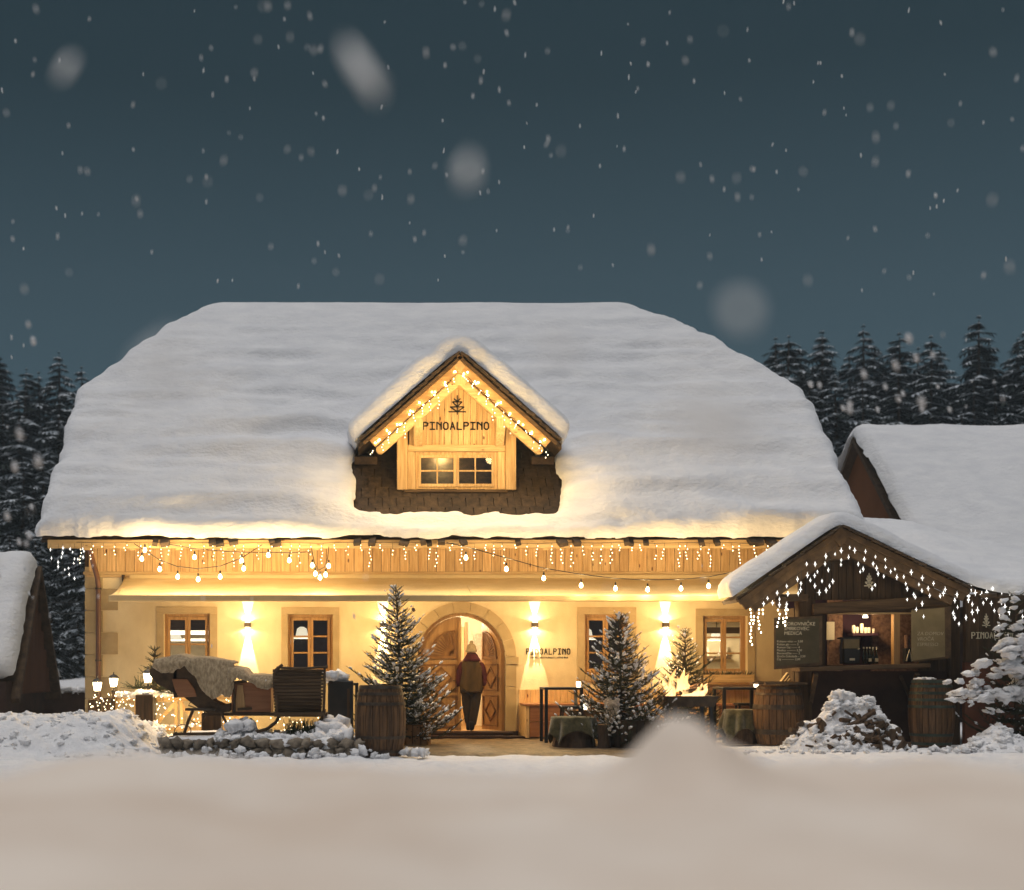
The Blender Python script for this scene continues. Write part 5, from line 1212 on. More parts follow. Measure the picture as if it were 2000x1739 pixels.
l.new(g_.outputs['Position'], sp.inputs[0]); l.new(sp.outputs[2], mr.inputs[0]); mr.inputs[1].default_value = .8; mr.inputs[2].default_value = 1.5; l.new(mr.outputs[0], r_.inputs[0])
r_.color_ramp.elements[0].color = (1, .66, .28, 1); r_.color_ramp.elements[1].color = (1, .34, .06, 1); l.new(r_.outputs[0], e_.inputs[0]); e_.inputs[1].default_value = 2.3
nz = n.new('ShaderNodeTexNoise'); nz.inputs['Scale'].default_value = 9; nz.inputs['Detail'].default_value = 3; mp = n.new('ShaderNodeMapping'); mp.inputs['Scale'].default_value = (1, 1, .35); l.new(g_.outputs['Position'], mp.inputs[0]); l.new(mp.outputs[0], nz.inputs[0])
lw = n.new('ShaderNodeLayerWeight'); lw.inputs[0].default_value = .35; m1 = n.new('ShaderNodeMath'); m1.operation = 'MULTIPLY_ADD'; l.new(lw.outputs['Facing'], m1.inputs[0]); m1.inputs[1].default_value = -1.5; m1.inputs[2].default_value = 1.0
m2 = n.new('ShaderNodeMath'); m2.operation = 'MULTIPLY'; m2.use_clamp = True; r2 = n.new('ShaderNodeMapRange'); l.new(nz.outputs[0], r2.inputs[0]); r2.inputs[1].default_value = .32; r2.inputs[2].default_value = .56; l.new(m1.outputs[0], m2.inputs[0]); l.new(r2.outputs[0], m2.inputs[1])
l.new(m2.outputs[0], mx.inputs[0]); l.new(t_.outputs[0], mx.inputs[1]); l.new(e_.outputs[0], mx.inputs[2]); l.new(mx.outputs[0], o_.inputs[0]); fm.cycles.emission_sampling = 'NONE'
fi = thing('fire', (X(1330, -3.2), -3.2, .85), 'bright yellow-white flames rising from the fire bowl', 'fire')
for k in range(22):
    px = rng.uniform(1300, 1362); hh = (.62 if 1302 < px < 1336 else .30) * rng.uniform(.45, 1.0); x0 = X(px, -3.2); y0 = -3.2 + rng.uniform(-.2, .2); bend = rng.uniform(-.10, .06); ph = rng.uniform(0, 6)
    if rng.random() < .3: x0 = X(rng.uniform(1345, 1368), -3.2); bend = .12; hh = rng.uniform(.15, .3)
    path = [(x0 + bend * u * u + .025 * math.sin(u * 7 + ph), y0 + .02 * math.sin(u * 5 + ph), .80 + hh * u) for u in np.linspace(0, 1, 12)]
    rr = [max(.004, .075 * (1 - u) ** .8 * (.55 + 1.5 * u) * (1 if hh > .3 else .7)) for u in np.linspace(0, 1, 12)]
    put('flame', MB().tube(path, rr, 9), fm, fi, smooth=True)
light('POINT', (X(1330, -3.2), -3.2, 1.12), 60, (1, .50, .16), fi, .18)
sparks = MB()
for k in range(34):
    u = rng.random(); sparks.lathe([(.0015, -.004), (.0035, 0), (.0015, .004)], (X(1320, -3.2) + rng.uniform(-.15, .15) - u * .15, -3.2 + rng.uniform(-.2, .2), 1.2 + u * .75), 4)
tag(put('sparks', sparks, bulb_s, fi), kind='stuff')

# ================================================================== STONE BED, SLEIGH
bx0, bx1, byf = X(316, -6.1), X(692, -6.1), -6.1
SB = thing('stone_bed', ((bx0 + bx1) / 2, -5, 0), 'low raised bed edged with round field stones under the sleigh', 'stone wall')
put('mortar_core', MB().box(bx0 + .05, bx1 - .05, byf + .06, -3.6, -.05, .24), mortar, SB)
r_ = 0
for row, (zc, hgt) in enumerate(((.075, .15), (.205, .13))):
    xx = bx0 + (.0 if row == 0 else -.04)
    while xx < bx1:
        w_ = rng.uniform(.13, .25); tv, tf = BL2[rng.randrange(6)]
        m = MB(); scatter(m, [(tv, tf)], [((xx + w_ / 2, byf + .04, zc + rng.uniform(-.012, .012)), (w_ * .56, .10, hgt * .60), rotm(0, rng.uniform(-.5, .5), 0) if w_ < .18 else rotm(0, rng.uniform(-.1, .1), 0))])
        put('stone', m, stone, SB, smooth=True); xx += w_ * .98
for k in range(7):
    m = MB(); scatter(m, [BL2[k % 6]], [((bx0 + .02, byf + .25 + k * .3, .13), (.09, .17, .13), rotm(0, 0, 0))]); put('stone', m, stone, SB, smooth=True)
def bed_h(x, y):
    h = .27 + .04 * fbm(x * 3, y * 3, 0, 91, 5) + .16 * np.exp(-((x - X(655, -5)) / .35) ** 2 - ((y + 4.9) / .6) ** 2) + .10 * np.exp(-((x - X(478, -5)) / .35) ** 2 - ((y + 5.1) / .4) ** 2)
    return h - .4 * sstep(-.06, .05, np.maximum(np.maximum(bx0 + .03 - x, x - bx1 + .02), byf + .02 + .05 * fbm(x * 4, 0, 0, 5, 3) - y))
put('bed_snow', grid_mb(np.linspace(bx0 - .1, bx1 + .1, 200), np.linspace(byf - .1, -3.4, 120), bed_h), snow_fine, SB, smooth=True)
its = []
for k in range(240):
    px = rng.uniform(425, 700); y_ = rng.uniform(-6.1, -4.4)
    if rng.random() < .35: px = rng.uniform(590, 695); y_ = rng.uniform(-5.9, -4.6)
    x_ = X(px, -5.4); hh = float(bed_h(np.array(x_), np.array(y_))); its.append(rblob((x_, y_, max(hh, .05) + .01), rng.uniform(.025, .085) * (1.25 if rng.random() < .12 else 1), .85))
for k in range(70): x_ = rng.uniform(bx0, bx1 + .5); its.append(rblob((x_, byf - .03 - rng.random() * .22, .03 + (.12 * rng.random() if rng.random() < .4 else 0)), rng.uniform(.02, .07), .8))
for k in range(8): its.append(rblob((X(655 + rng.uniform(-30, 30), -5.4), -5.2 + rng.uniform(-.3, .3), .40 + .12 * rng.random()), .12, 1))
for k in range(6): its.append(rblob((X(478 + rng.uniform(-18, 18), -5.3), -5.3 + rng.uniform(-.2, .2), .38 + .1 * rng.random()), .11, 1))
m = MB(); scatter(m, BL2, its); tag(put('snow_chunks', m, snow_fine, smooth=True), 'broken snow chunks lying on and before the stone bed under the sleigh', 'snow', kind='stuff')

SLy = -4.85
SLq = lambda px, py, dy=0.0: P(px, py, SLy + dy)
SG = thing('horse_sleigh', SLq(465, 1432), 'old wooden horse sleigh with curled runners and slatted front, draped with wool blankets', 'sleigh')
def qpoly(name, pts, ya, yb, m, par=None, bev=.006):
    return put(name, MB().prism([(SLq(a, b)[0], SLq(a, b)[2]) for a, b in pts], ya, yb), m, par or SG, bev=bev)
side = [(300, 1306), (298, 1318), (312, 1335), (345, 1352), (366, 1362), (392, 1382), (412, 1392), (440, 1391), (455, 1388), (455, 1372), (437, 1376), (420, 1368), (402, 1345), (388, 1325), (372, 1302), (352, 1296), (322, 1300)]
for yo in (-.36, .36): qpoly('side_panel', side, SLy + yo, SLy + yo + .03, dark_d)
for yo in (-.37, .37): qpoly('seat_side', [(342, 1326), (372, 1326), (386, 1346), (390, 1360), (356, 1362), (348, 1348)], SLy + yo - .012, SLy + yo, red_h)
put('seat_back', MB().xprism([(SLy - .36, SLq(0, 1362)[2]), (SLy + .36, SLq(0, 1362)[2]), (SLy + .36, SLq(0, 1300)[2]), (SLy - .36, SLq(0, 1300)[2])], SLq(345, 0)[0], SLq(351, 0)[0]), dark_v, SG)
put('floor_pan', MB().box(SLq(400, 0)[0], SLq(640, 0)[0], SLy - .36, SLy + .36, SLq(0, 1397)[2], SLq(0, 1391)[2]), dark_h, SG)
put('seat_box', MB().box(SLq(456, 0)[0], SLq(532, 0)[0], SLy - .34, SLy + .34, SLq(0, 1390)[2], SLq(0, 1332)[2]), red_h, SG)
put('seat_box_panel', MB().prism([(SLq(462, 1388)[0], SLq(462, 1388)[2]), (SLq(484, 1388)[0], SLq(484, 1388)[2]), (SLq(478, 1338)[0], SLq(478, 1338)[2]), (SLq(468, 1338)[0], SLq(468, 1338)[2])], SLy - .365, SLy - .341), oak_v, SG)
put('edge_trim', MB().beam(SLq(456, 1334, -.36), SLq(482, 1330, -.36), .05, .05).beam(SLq(464, 1386, -.38), SLq(492, 1384, -.38), .03, .04), dark_h, SG)
put('arm_post', MB().tube([SLq(459, 1304, -.38), SLq(455, 1330, -.38), SLq(458, 1360, -.38), SLq(457, 1392, -.38)], [.016, .022, .02, .024], 8), dark_d, SG)
# slatted dash: rows of curved slats facing the viewer
dx0, dx1 = SLq(536, 0)[0], SLq(636, 0)[0]
for k in range(13):
    u = (k + .5) / 13; pz = 1307 + 84 * u; bulge = .10 * math.sin(math.pi * u)
    wv = 1 - .10 * abs(u - .35)
    xa, xb = dx0 + .03 * (1 - wv) + .03 * u, dx1 - .05 * u
    piece('slat', dark_h, SG, ((xa + xb) / 2, SLy - .46 - bulge, SLq(0, pz, -.45)[2]), (xb - xa, .022, .041), (-(u - .5) * .8, 0, .06))
put('dash_backing', MB().xprism([(SLy - .44, SLq(0, 1392, -.4)[2]), (SLy - .52, SLq(0, 1350, -.4)[2]), (SLy - .44, SLq(0, 1308, -.4)[2]), (SLy - .42, SLq(0, 1308, -.4)[2]), (SLy - .42, SLq(0, 1392, -.4)[2])], dx0 + .05, dx1 - .06), dark_d, SG)
put('dash_stile', MB().tube([SLq(552, 1298, -.5), SLq(538, 1310, -.5), SLq(536, 1330, -.53), SLq(540, 1365, -.57), SLq(542, 1392, -.52)], [.022, .03, .028, .026, .024], 8), dark_d, SG, smooth=True)
put('dash_stile', MB().tube([SLq(640, 1300, -.5), SLq(634, 1306, -.5), SLq(634, 1340, -.55), SLq(632, 1392, -.50)], [.014, .02, .022, .022], 8), dark_d, SG, smooth=True)
put('dash_top_rail', MB().tube([SLq(540, 1304, -.5), SLq(590, 1306, -.5), SLq(634, 1303, -.5)], [.018, .018, .018], 8), dark_d, SG)
put('dash_bottom_rail', MB().box(dx0 + .03, dx1 - .02, SLy - .55, SLy - .46, SLq(0, 1400, -.45)[2], SLq(0, 1391, -.45)[2]), dark_h, SG)
for yo in (-.42, .38):
    put('runner', MB().tube([SLq(548, 1345, yo), SLq(552, 1372, yo), SLq(548, 1395, yo), SLq(538, 1412, yo), SLq(520, 1425, yo), SLq(495, 1431, yo), SLq(420, 1433, yo), SLq(338, 1434, yo)], [.022, .025, .027, .027, .027, .025, .025, .022], 8), dark_d, SG, smooth=True)
    put('strut', MB().tube([SLq(378, 1385, yo), SLq(368, 1408, yo), SLq(360, 1432, yo)], [.024, .026, .024], 7), dark_d, SG); put('strut', MB().tube([SLq(430, 1390, yo), SLq(442, 1412, yo), SLq(450, 1431, yo)], .02, 7), dark_d, SG)
    put('cross_bar', MB().tube([SLq(362, 1386, yo), SLq(420, 1386, yo)], .022, 7), ironm, SG)
    put('iron_stay', MB().tube([SLq(372, 1372, yo), SLq(368, 1378, yo), SLq(385, 1384, yo), SLq(404, 1388, yo)], .009, 6).tube([SLq(398, 1385, yo), SLq(402, 1400, yo), SLq(395, 1412, yo), SLq(378, 1412, yo), SLq(368, 1402, yo)], .007, 6), ironm, SG)
    put('ring', MB().tube([Vector(SLq(357, 1428, yo)) + Vector((.13 * math.cos(a), 0, .10 * math.sin(a))) for a in np.linspace(-.3, 3.5, 16)], .006, 6), ironm, SG)
put('runner', MB().tube([SLq(634, 1385, -.45), SLq(628, 1405, -.45), SLq(617, 1420, -.45), SLq(600, 1430, -.45)], .026, 8), dark_d, SG, smooth=True)
# wool blankets
def drape(name, label, zt, zl, x0, x1, yb, yf, seed, par=None, fringe=.02):
    nx, nv = 90, 46; m = MB(); vs = []
    for i in range(nx):
        u = i / (nx - 1); px = x0 + (x1 - x0) * u; a = SLq(px, zt(px)); lo = SLq(px, zl(px))[2]; top = a[2]
        drop = max(top - lo, .02); span = yb - yf
        for j in range(nv):
            v = j / (nv - 1)
            if v < .45: w_ = v / .45; y_ = yb - span * w_; z_ = top - .03 * w_ ** 2
            else: w_ = (v - .45) / .55; y_ = yf - .035 * math.sin(w_ * 3.1) - .03 * w_; z_ = top - .03 - (drop - .03) * w_
            nn = float(fbm(px * .05, v * 4, 0, seed, 4)); vs.append((a[0] + .012 * nn, y_ + .05 * nn, z_ + .02 * nn + (fringe * float(fbm(px * .45, 0, 0, seed + 2, 3)) if v > .9 else 0)))
    m.add(vs, [(i * nv + j, i * nv + j + 1, (i + 1) * nv + j + 1, (i + 1) * nv + j) for i in range(nx - 1) for j in range(nv - 1)])
    o = put(name, m, wool, smooth=True); q = o.modifiers.new('thickness', 'SOLIDIFY'); q.thickness = .03; q.offset = 1; return tag(o, label, 'blanket')
ip = lambda xs_, ys_: (lambda v: float(np.interp(v, xs_, ys_)))
drape('wool_blanket', 'large brownish wool blanket over the rear seat of the sleigh', ip([308, 330, 352, 380, 420, 458, 466], [1290, 1286, 1280, 1284, 1287, 1294, 1300]),
      ip([308, 320, 345, 356, 364, 372, 380, 392, 402, 412, 420, 430, 440, 452, 460, 466], [1301, 1312, 1315, 1306, 1300, 1300, 1312, 1330, 1348, 1358, 1367, 1361, 1355, 1362, 1345, 1330]), 309, 460, SLy + .36, SLy - .42, 4)
drape('wool_blanket', 'smaller wool blanket over the front seat of the sleigh', ip([450, 462, 480, 490, 535], [1303, 1303, 1308, 1319, 1320]), ip([450, 458, 470, 488, 495, 510, 522, 536], [1318, 1330, 1322, 1326, 1331, 1341, 1345, 1341]), 451, 537, SLy + .36, SLy - .43, 14)
# heather and twigs in the bed
hm, hi = MB(), []
for k in range(150):
    px = rng.uniform(562, 625); x_ = X(px, -5.4); y_ = -5.45 + rng.uniform(-.2, .25); hi.append(((x_, y_, .27), (rng.uniform(.14, .30), .16, .16), dir_mat((rng.uniform(-.35, .35), rng.uniform(-.3, .3), 1))))
scatter(hm, TW, hi); tag(put('heather', hm, needle, fix=False), 'dark heather plants growing in the stone bed below the slatted sleigh front', 'plant', kind='stuff')

# ================================================================== FENCE, LANTERNS, PLANTERS AT LEFT
fy = -2.3; fq = lambda px, py: P(px, py, fy)
FN = thing('wooden_fence', (X(350, fy), fy, 0), 'low light wooden fence panel with crossed braces behind the sleigh', 'fence')
put('top_rail', MB().beam(fq(296, 1366), fq(478, 1360), .06, .10), pine_h, FN, bev=.006); put('bottom_rail', MB().beam(fq(296, 1424), fq(478, 1422), .06, .08), pine_h, FN, bev=.006)
for px in (300, 344, 355, 392, 438, 474): put('upright', MB().beam(fq(px, 1420), fq(px, 1370), .05, .05), pine_v, FN)
for a, b in (((304, 1415), (342, 1374)), ((352, 1374), (388, 1415)), ((396, 1415), (434, 1374)), ((440, 1374), (472, 1415))): put('brace', MB().beam(fq(*a), fq(*b), .035, .065), pine_h, FN)
m = MB(); scatter(m, BL2, [rblob((X(rng.uniform(296, 478), fy), fy + rng.uniform(-.05, .05), Z(1355, fy)), .07, .6) for k in range(46)]); put('snow_cap', m, snow_fine, FN, smooth=True); m = MB(); scatter(m, BL2, [rblob((X(rng.uniform(300, 400), fy), fy + rng.uniform(-.05, .05), Z(1418, fy)), .05, .5) for k in range(22)]); put('snow_cap', m, snow_fine, FN, smooth=True)
def planter(px0, px1, py0, y_, label, cap=True):
    x0, x1 = X(px0, y_), X(px1, y_); t = thing('planter_box', ((x0 + x1) / 2, y_, 0), label, 'planter'); h_ = Z(py0, y_)
    put('front_panel', MB().box(x0, x1, y_ - .2, y_ - .17, .02, h_), dark_v, t, bev=.006); put('box_body', MB().box(x0 + .01, x1 - .01, y_ - .169, y_ + .2, .0, h_ - .02), blackm, t)
    if cap: m = MB(); scatter(m, BL2, [rblob((rng.uniform(x0, x1), y_ + rng.uniform(-.15, .15), h_ + .02), .07, .8) for k in range(20)]); put('snow_cap', m, snow_fine, t, smooth=True)
    return t
planter(268, 302, 1357, -2.6, 'dark planter box carrying the lantern beside the small fir branches'); planter(396, 434, 1394, -2.9, 'dark low planter box below the sleigh seat', False)
planter(176, 196, 1366, -2.2, 'narrow dark post box at the left corner of the house', False); planter(204, 220, 1362, -2.2, 'second narrow dark post box beside the left corner post', False)
m = MB(); m.box(X(222, -2), X(270, -2), -2.05, -1.98, Z(1372, -2), Z(1360, -2)); rl = thing('fence_rail', (X(245, -2), -2, 0), 'snow-topped wooden rail with a light garland left of the planter', 'fence'); put('rail', m, pine_h, rl)
put('post', MB().box(X(268, -2) - .05, X(268, -2), -2.06, -1.97, 0, Z(1360, -2)).box(X(224, -2), X(224, -2) + .05, -2.06, -1.97, 0, Z(1360, -2)), pine_v, rl)
m = MB(); scatter(m, BL2, [rblob((X(rng.uniform(222, 272), -2), -2 + rng.uniform(-.06, .1), Z(1357, -2)), .07, .6) for k in range(22)]); put('snow_cap', m, snow_fine, rl, smooth=True)
def lantern(px, py, y_, label, s_=1.0):
    c = Vector(P(px, py, y_)); t = thing('lantern', tuple(c - Vector((0, 0, .16 * s_))), label, 'lantern')
    A = lambda pr: [(a * s_, b * s_) for a, b in pr]
    put('glow', MB().lathe(A([(.045, -.075), (.06, 0), (.068, .06)]), c, 6), lant_m, t); put('glass', MB().lathe(A([(.055, -.09), (.083, .07)]), c, 6, cap=False), glass_l, t)
    fr = MB()
    for k in range(6): a = 2 * math.pi * k / 6; fr.tube([c + Vector((.056 * math.cos(a), .056 * math.sin(a), -.09)) * s_, c + Vector((.085 * math.cos(a), .085 * math.sin(a), .07)) * s_], .005, 4)
    put('frame', fr, blackm, t); put('lantern_roof', MB().lathe(A([(.105, .07), (.06, .115), (.02, .135), (.008, .15), (.012, .165), (.003, .18)]), c, 6), blackm, t)
    put('stand', MB().lathe(A([(.06, -.105), (.055, -.09)]), c, 6).lathe(A([(.018, -.20), (.012, -.15), (.02, -.11)]), c, 8), blackm, t)
    light('POINT', (c.x, c.y - .13, c.z), 15, (1, .68, .32), t, .05)
lantern(190, 1340, -2.2, 'lit black lantern at the foot of the drainpipe'); lantern(222, 1332, -1.9, 'lit black lantern second from the left house corner'); lantern(289, 1323, -2.65, 'lit black lantern beside the sleigh seat', 1.05)
for px, py in ((190, 1364), (222, 1358)): c = P(px, py - 8, -2.2); pp = thing('lantern_post', (c[0], c[1], 0), 'thin dark post carrying the lantern %s' % ('by the drainpipe' if px == 190 else 'right of the drainpipe'), 'post'); put('post', MB().box(c[0] - .025, c[0] + .025, c[1] - .025, c[1] + .025, 0, c[2] + .02), dark_v, pp); put('collar', MB().box(c[0] - .035, c[0] + .035, c[1] - .035, c[1] + .035, c[2] - .02, c[2]), blackm, pp)
# fir sprigs at the left
sp1 = fir('small_fir', X(302, -2.2), -2.2, .95, .72, .22, 31, 'small sparse fir top poking up beside the sleigh seat', levels=7, snowp=.0)
gi_ = []; 
for px, py, r_, n_ in ((270, 1340, .16, 34), (322, 1340, .15, 26), (345, 1350, .12, 16)):
    for k in range(n_): a = rng.uniform(-.3, math.pi + .3); c = P(px, py, -2.45); gi_.append(((c[0] + rng.uniform(-.1, .1), c[1] + rng.uniform(-.1, .1), c[2] - .05), (rng.uniform(.14, .26), .2, .2), dir_mat((math.cos(a), rng.uniform(-.5, .3), .5 * math.sin(a) + .2))))
m = MB(); scatter(m, TW, gi_); sg = thing('fir_branches', P(270, 1350, -2.45), 'cut fir branches laid along the snowy planters under the lantern', 'branches'); tag(put('needles', m, needle, sg, fix=False), kind='stuff')
# garland lights
ga = thing('light_garland', P(240, 1380, -2.3), 'warm light garland wound around planters, rail and fence behind the sleigh', 'fairy lights')
gb = MB(); pth = []
for k in range(190):
    px = 176 + 3.0 * k * .62 if k < 80 else rng.uniform(300, 640); 
    if k < 80: py = 1372 + 12 * math.sin(k * .9) + rng.uniform(-5, 5); y_ = -2.42
    else: py = 1362 + rng.uniform(-5, 8) if rng.random() < .3 else rng.uniform(1392, 1428); y_ = -2.45
    c = P(px, py, y_); gb.lathe([(.004, -.009), (.0075, 0), (.004, .009)], c, 5)
    if k < 80: pth.append(c)
tag(put('tiny_bulbs', gb, bulb_s, ga, fix=False), kind='stuff'); put('cable', MB().tube(pth, .004, 3), blackm, ga)
for px, py, pw in ((235, 1378, 6), (330, 1395, 9), (420, 1415, 10), (500, 1418, 12), (590, 1412, 14)): light('POINT', P(px, py, -2.75), pw, (1, .62, .25), ga, .12)

# flower box
fbx = thing('flower_box', (4.17, -.14, 1.1), 'wooden flower box with dark greenery under the window by the hut', 'flower box')
put('front_board', MB().box(3.68, 4.66, -.26, -.235, 1.07, 1.22), pine_h, fbx, bev=.004); put('box_body', MB().box(3.69, 4.65, -.234, -.05, 1.072, 1.2), dark_h, fbx); put('shelf', MB().box(3.62, 4.64, -.29, -.02, 1.03, 1.066), oak_h, fbx)
m = MB(); scatter(m, TW, [((rng.uniform(3.72, 4.62), rng.uniform(-.22, -.08), 1.2), (rng.uniform(.06, .13), .14, .14), dir_mat((rng.uniform(-1, 1), rng.uniform(-.6, .6), .7))) for k in range(90)]); tag(put('greenery', m, needle, fbx, fix=False), kind='stuff')

# ================================================================== SNOW PILES
def pile(name, label, x0, x1, y0, y1, hf, st, seed, nb, br, m_=None, kind=None):
    xs_ = np.arange(x0, x1, st); ys_ = np.arange(y0, y1, st)
    rug = lambda x, y: .10 * fbm(x * 5, y * 5, 0, seed, 5) + .08 * np.abs(fbm(x * 2.6, y * 2.6, 0, seed + 3, 4))
    F = lambda x, y: hf(x, y) + rug(x, y) * np.clip(hf(x, y) / .15, 0, 1) - .12 * (hf(x, y) < .01)
    g = grid_mb(xs_, ys_, F); its = []
    while len(its) < nb:
        x_, y_ = rng.uniform(x0, x1), rng.uniform(y0, y1); h_ = float(hf(np.array(x_), np.array(y_)))
        if h_ > .03: its.append(rblob((x_, y_, float(F(np.array(x_), np.array(y_))) - br * .25), br * rng.uniform(.25, 1) ** 2.2, .7))
    scatter(g, BL3, its); o = put(name, g, m_ or snow_fine, smooth=True, fix=False); return tag(o, label, 'snow pile', kind=kind)
def lp(x, y):
    xe = X(322, -5.5) + .1 * fbm(y * 2, 0, 0, 2); a = sstep(0, 1.0, (xe - x)) ; b = sstep(-6.9, -5.4, y) * (1 - .5 * sstep(-4.6, -2.6, y) * (x < -6.6)); pk = .60 + .10 * fbm(x * .9, 3, 0, 5) - .10 * sstep(-6.9, -5.9, x) * 1.6 
    return np.clip(a * b * (pk + .22 * np.exp(-((x + 6.45) / .5) ** 2 - ((y + 4.0) / .9) ** 2)), 0, 2)
pile('snow_pile', 'long shovelled snow heap at the left in front of the lanterns', -11.5, -5.6, -7.2, -2.4, lp, .04, 101, 1150, .085)
def hp(x, y):
    cx_ = X(1655, -4); return np.clip(.90 * np.exp(-np.abs((x - cx_) / .80) ** 2.6 - ((y + 4.0) / .55) ** 2) * (1 + .55 * fbm(x * 2.6, y * 2.6, 0, 6)) - .10, 0, 2)
pile('snow_pile', 'lumpy snow heap with dark logs in front of the hut counter', X(1530, -4), X(1800, -4), -4.9, -3.1, hp, .035, 111, 430, .12)
dk_ = thing('firewood_heap', (X(1650, -4), -4.1, 0), 'dark split firewood and branches sticking out of the snow heap by the hut', 'firewood')
for k in range(70):
    px = rng.uniform(1565, 1760); u = (px - 1655) / 110; x_ = X(px, -4.3); z_ = max(.05, rng.uniform(.03, .62 * (1 - u ** 4))); cx9 = X(1655, -4); y_ = -4.0 - .54 * math.sqrt(max(0, -math.log((z_ + .10) / .92) - abs((x_ - cx9) / .80) ** 2.6)) - .04
    d = Vector((rng.uniform(-1, 1), rng.uniform(-.6, .2), rng.uniform(-.3, .8))).normalized() * rng.uniform(.08, .17)
    put('log', MB().tube([Vector((x_, y_, z_)) - d, Vector((x_, y_, z_)) + d], rng.uniform(.014, .055), 6), bark if k % 3 else dark_d, dk_)
def rp(x, y): return np.clip(.42 * np.exp(-((x - X(1950, -4.6)) / .42) ** 2 - ((y + 4.6) / .4) ** 2) - .03, 0, 1)
pile('snow_pile', 'small snow heap under the snow-laden fir at the right edge', X(1880, -4.6), X(2040, -4.6), -5.2, -4.0, rp, .035, 121, 120, .09)
its = [rblob((X(px, -5.9) + rng.uniform(-.05, .05), -5.95 + rng.uniform(-.25, .2), .05 + .05 * rng.random()), rng.uniform(.04, .09), .8) for px in list(range(792, 832, 4)) * 2 + list(range(690, 705, 4)) * 2]
its += [rblob((X(rng.uniform(1400, 1800), -4.8), -4.9 + rng.uniform(-.4, .3), .02), rng.uniform(.015, .05), .7) for k in range(60)] + [rblob((X(rng.uniform(1830, 2010), -4.8), -4.7 + rng.uniform(-.3, .3), .03), rng.uniform(.03, .09), .7) for k in range(50)]
m = MB(); scatter(m, BL2, its); tag(put('snow_chunks', m, snow_fine, smooth=True), 'loose snow lumps scattered on the trodden yard between barrels and hut', 'snow', kind='stuff')

# snow-laden fir at the right edge
T5 = fir('fir_tree', X(1985, -3.9), -3.9, .25, 2.35, .80, 47, 'snow-laden fir at the right edge in front of the white sign', levels=15, snowp=.12)
its = []
for (px, py, n_, r_, sx_, sz_) in ((1966, 1258, 8, .12, .10, .10), (1990, 1265, 8, .13, .2, .1), (1975, 1300, 9, .12, .18, .08), (1948, 1318, 5, .09, .08, .06), (1900, 1328, 12, .07, .16, .08), (1920, 1352, 18, .09, .22, .08), (1965, 1360, 16, .12, .25, .08), (2000, 1350, 10, .14, .2, .1), (1885, 1365, 8, .06, .1, .06),
        (1990, 1225, 5, .09, .12, .08), (1960, 1205, 5, .06, .05, .14), (1985, 1180, 4, .06, .05, .12), (1955, 1232, 5, .05, .05, .06), (1940, 1390, 4, .06, .12, .04), (2020, 1300, 8, .15, .15, .15)):
    for k in range(n_): c = P(px, py, -4.35 + rng.uniform(-.15, .25)); r9 = r_ * rng.uniform(.45, 1.0); its.append(((c[0] + rng.gauss(0, sx_ * .8), c[1], c[2] + rng.gauss(0, sz_ * .8)), (r9 * rng.uniform(1.1, 1.8), r9, r9 * rng.uniform(.45, .75)), rotm(rng.uniform(-.4, .4), rng.uniform(-.5, .5), rng.uniform(0, 6))))
m = MB(); scatter(m, BL3, its); tag(put('snow_load', m, snow_fine, T5, smooth=True), kind='stuff')

# ================================================================== THE PERSON
def skin(name, verts, edges, radii, m_, parent, sub=2, root=0):
    L = WL[parent.name]; me = bpy.data.meshes.new(name); me.from_pydata([tuple(Vector(v) - L) for v in verts], edges, []); me.materials.append(m_)
    o = bpy.data.objects.new(name, me); COL.objects.link(o); o.parent = parent
    md = o.modifiers.new('skin', 'SKIN'); md.use_smooth_shade = True; s2 = o.modifiers.new('smooth', 'SUBSURF'); s2.levels = sub; s2.render_levels = sub
    for i, r_ in enumerate(radii):
        sv_ = me.skin_vertices[0].data[i]; sv_.radius = (r_ if isinstance(r_, tuple) else (r_, r_)); sv_.use_root = (i == root)
    WL[o.name] = L; return o
pxx, pyy, pz = X(921, .1), .12, .12
PR = thing('person', (pxx, pyy, pz), 'person in beige knit hat, dark red and olive jacket walking in through the arched door', 'person')
q = lambda x_, y_, z_: (pxx + x_, pyy + y_, pz + z_)
skinm = mat('skin_tone', (.45, .26, .17), rough=.6, bump=0); jacket = mat('olive_jacket', (.040, .024, .009), (.085, .052, .020), rough=.85, scale=(6, 6, 2), bump=.6, bscale=9, dist=.03)
maroon = mat('dark_red_fabric', (.055, .010, .014), (.10, .02, .025), rough=.85, scale=(8, 8, 8), bump=.5, bscale=14, dist=.02); trous = mat('dark_trousers', (.022, .014, .01), (.045, .03, .02), rough=.9, scale=(6, 6, 3), bump=.5, bscale=10, dist=.02)
knit = mat('knit_hat', (.36, .29, .18), (.52, .43, .29), rough=.95, scale=(60, 60, 30), bump=.8, bscale=70, dist=.01); boots = mat('dark_boots', (.015, .012, .012), rough=.5, bump=.1)
body = [q(0, 0, .90), q(0, 0, 1.12), q(0, 0, 1.34), q(0, .01, 1.44), q(0, .03, 1.53), q(0, .02, 1.62), q(-.17, 0, 1.36), q(-.24, .01, 1.10), q(-.22, .10, .88), q(.17, 0, 1.36), q(.25, .01, 1.10), q(.235, .10, .90), q(-.08, 0, .84), q(-.07, .10, .47), q(-.05, .02, .08), q(-.05, .12, .04), q(.07, 0, .84), q(.045, -.02, .47), q(.0, -.10, .09), q(0, -.02, .04), q(0, .105, 1.56), q(-.085, .03, 1.56), q(.085, .03, 1.56)]
be = [(0, 1), (1, 2), (2, 3), (3, 4), (4, 5), (2, 6), (6, 7), (7, 8), (2, 9), (9, 10), (10, 11), (0, 12), (12, 13), (13, 14), (14, 15), (0, 16), (16, 17), (17, 18), (18, 19), (4, 20), (4, 21), (4, 22)]
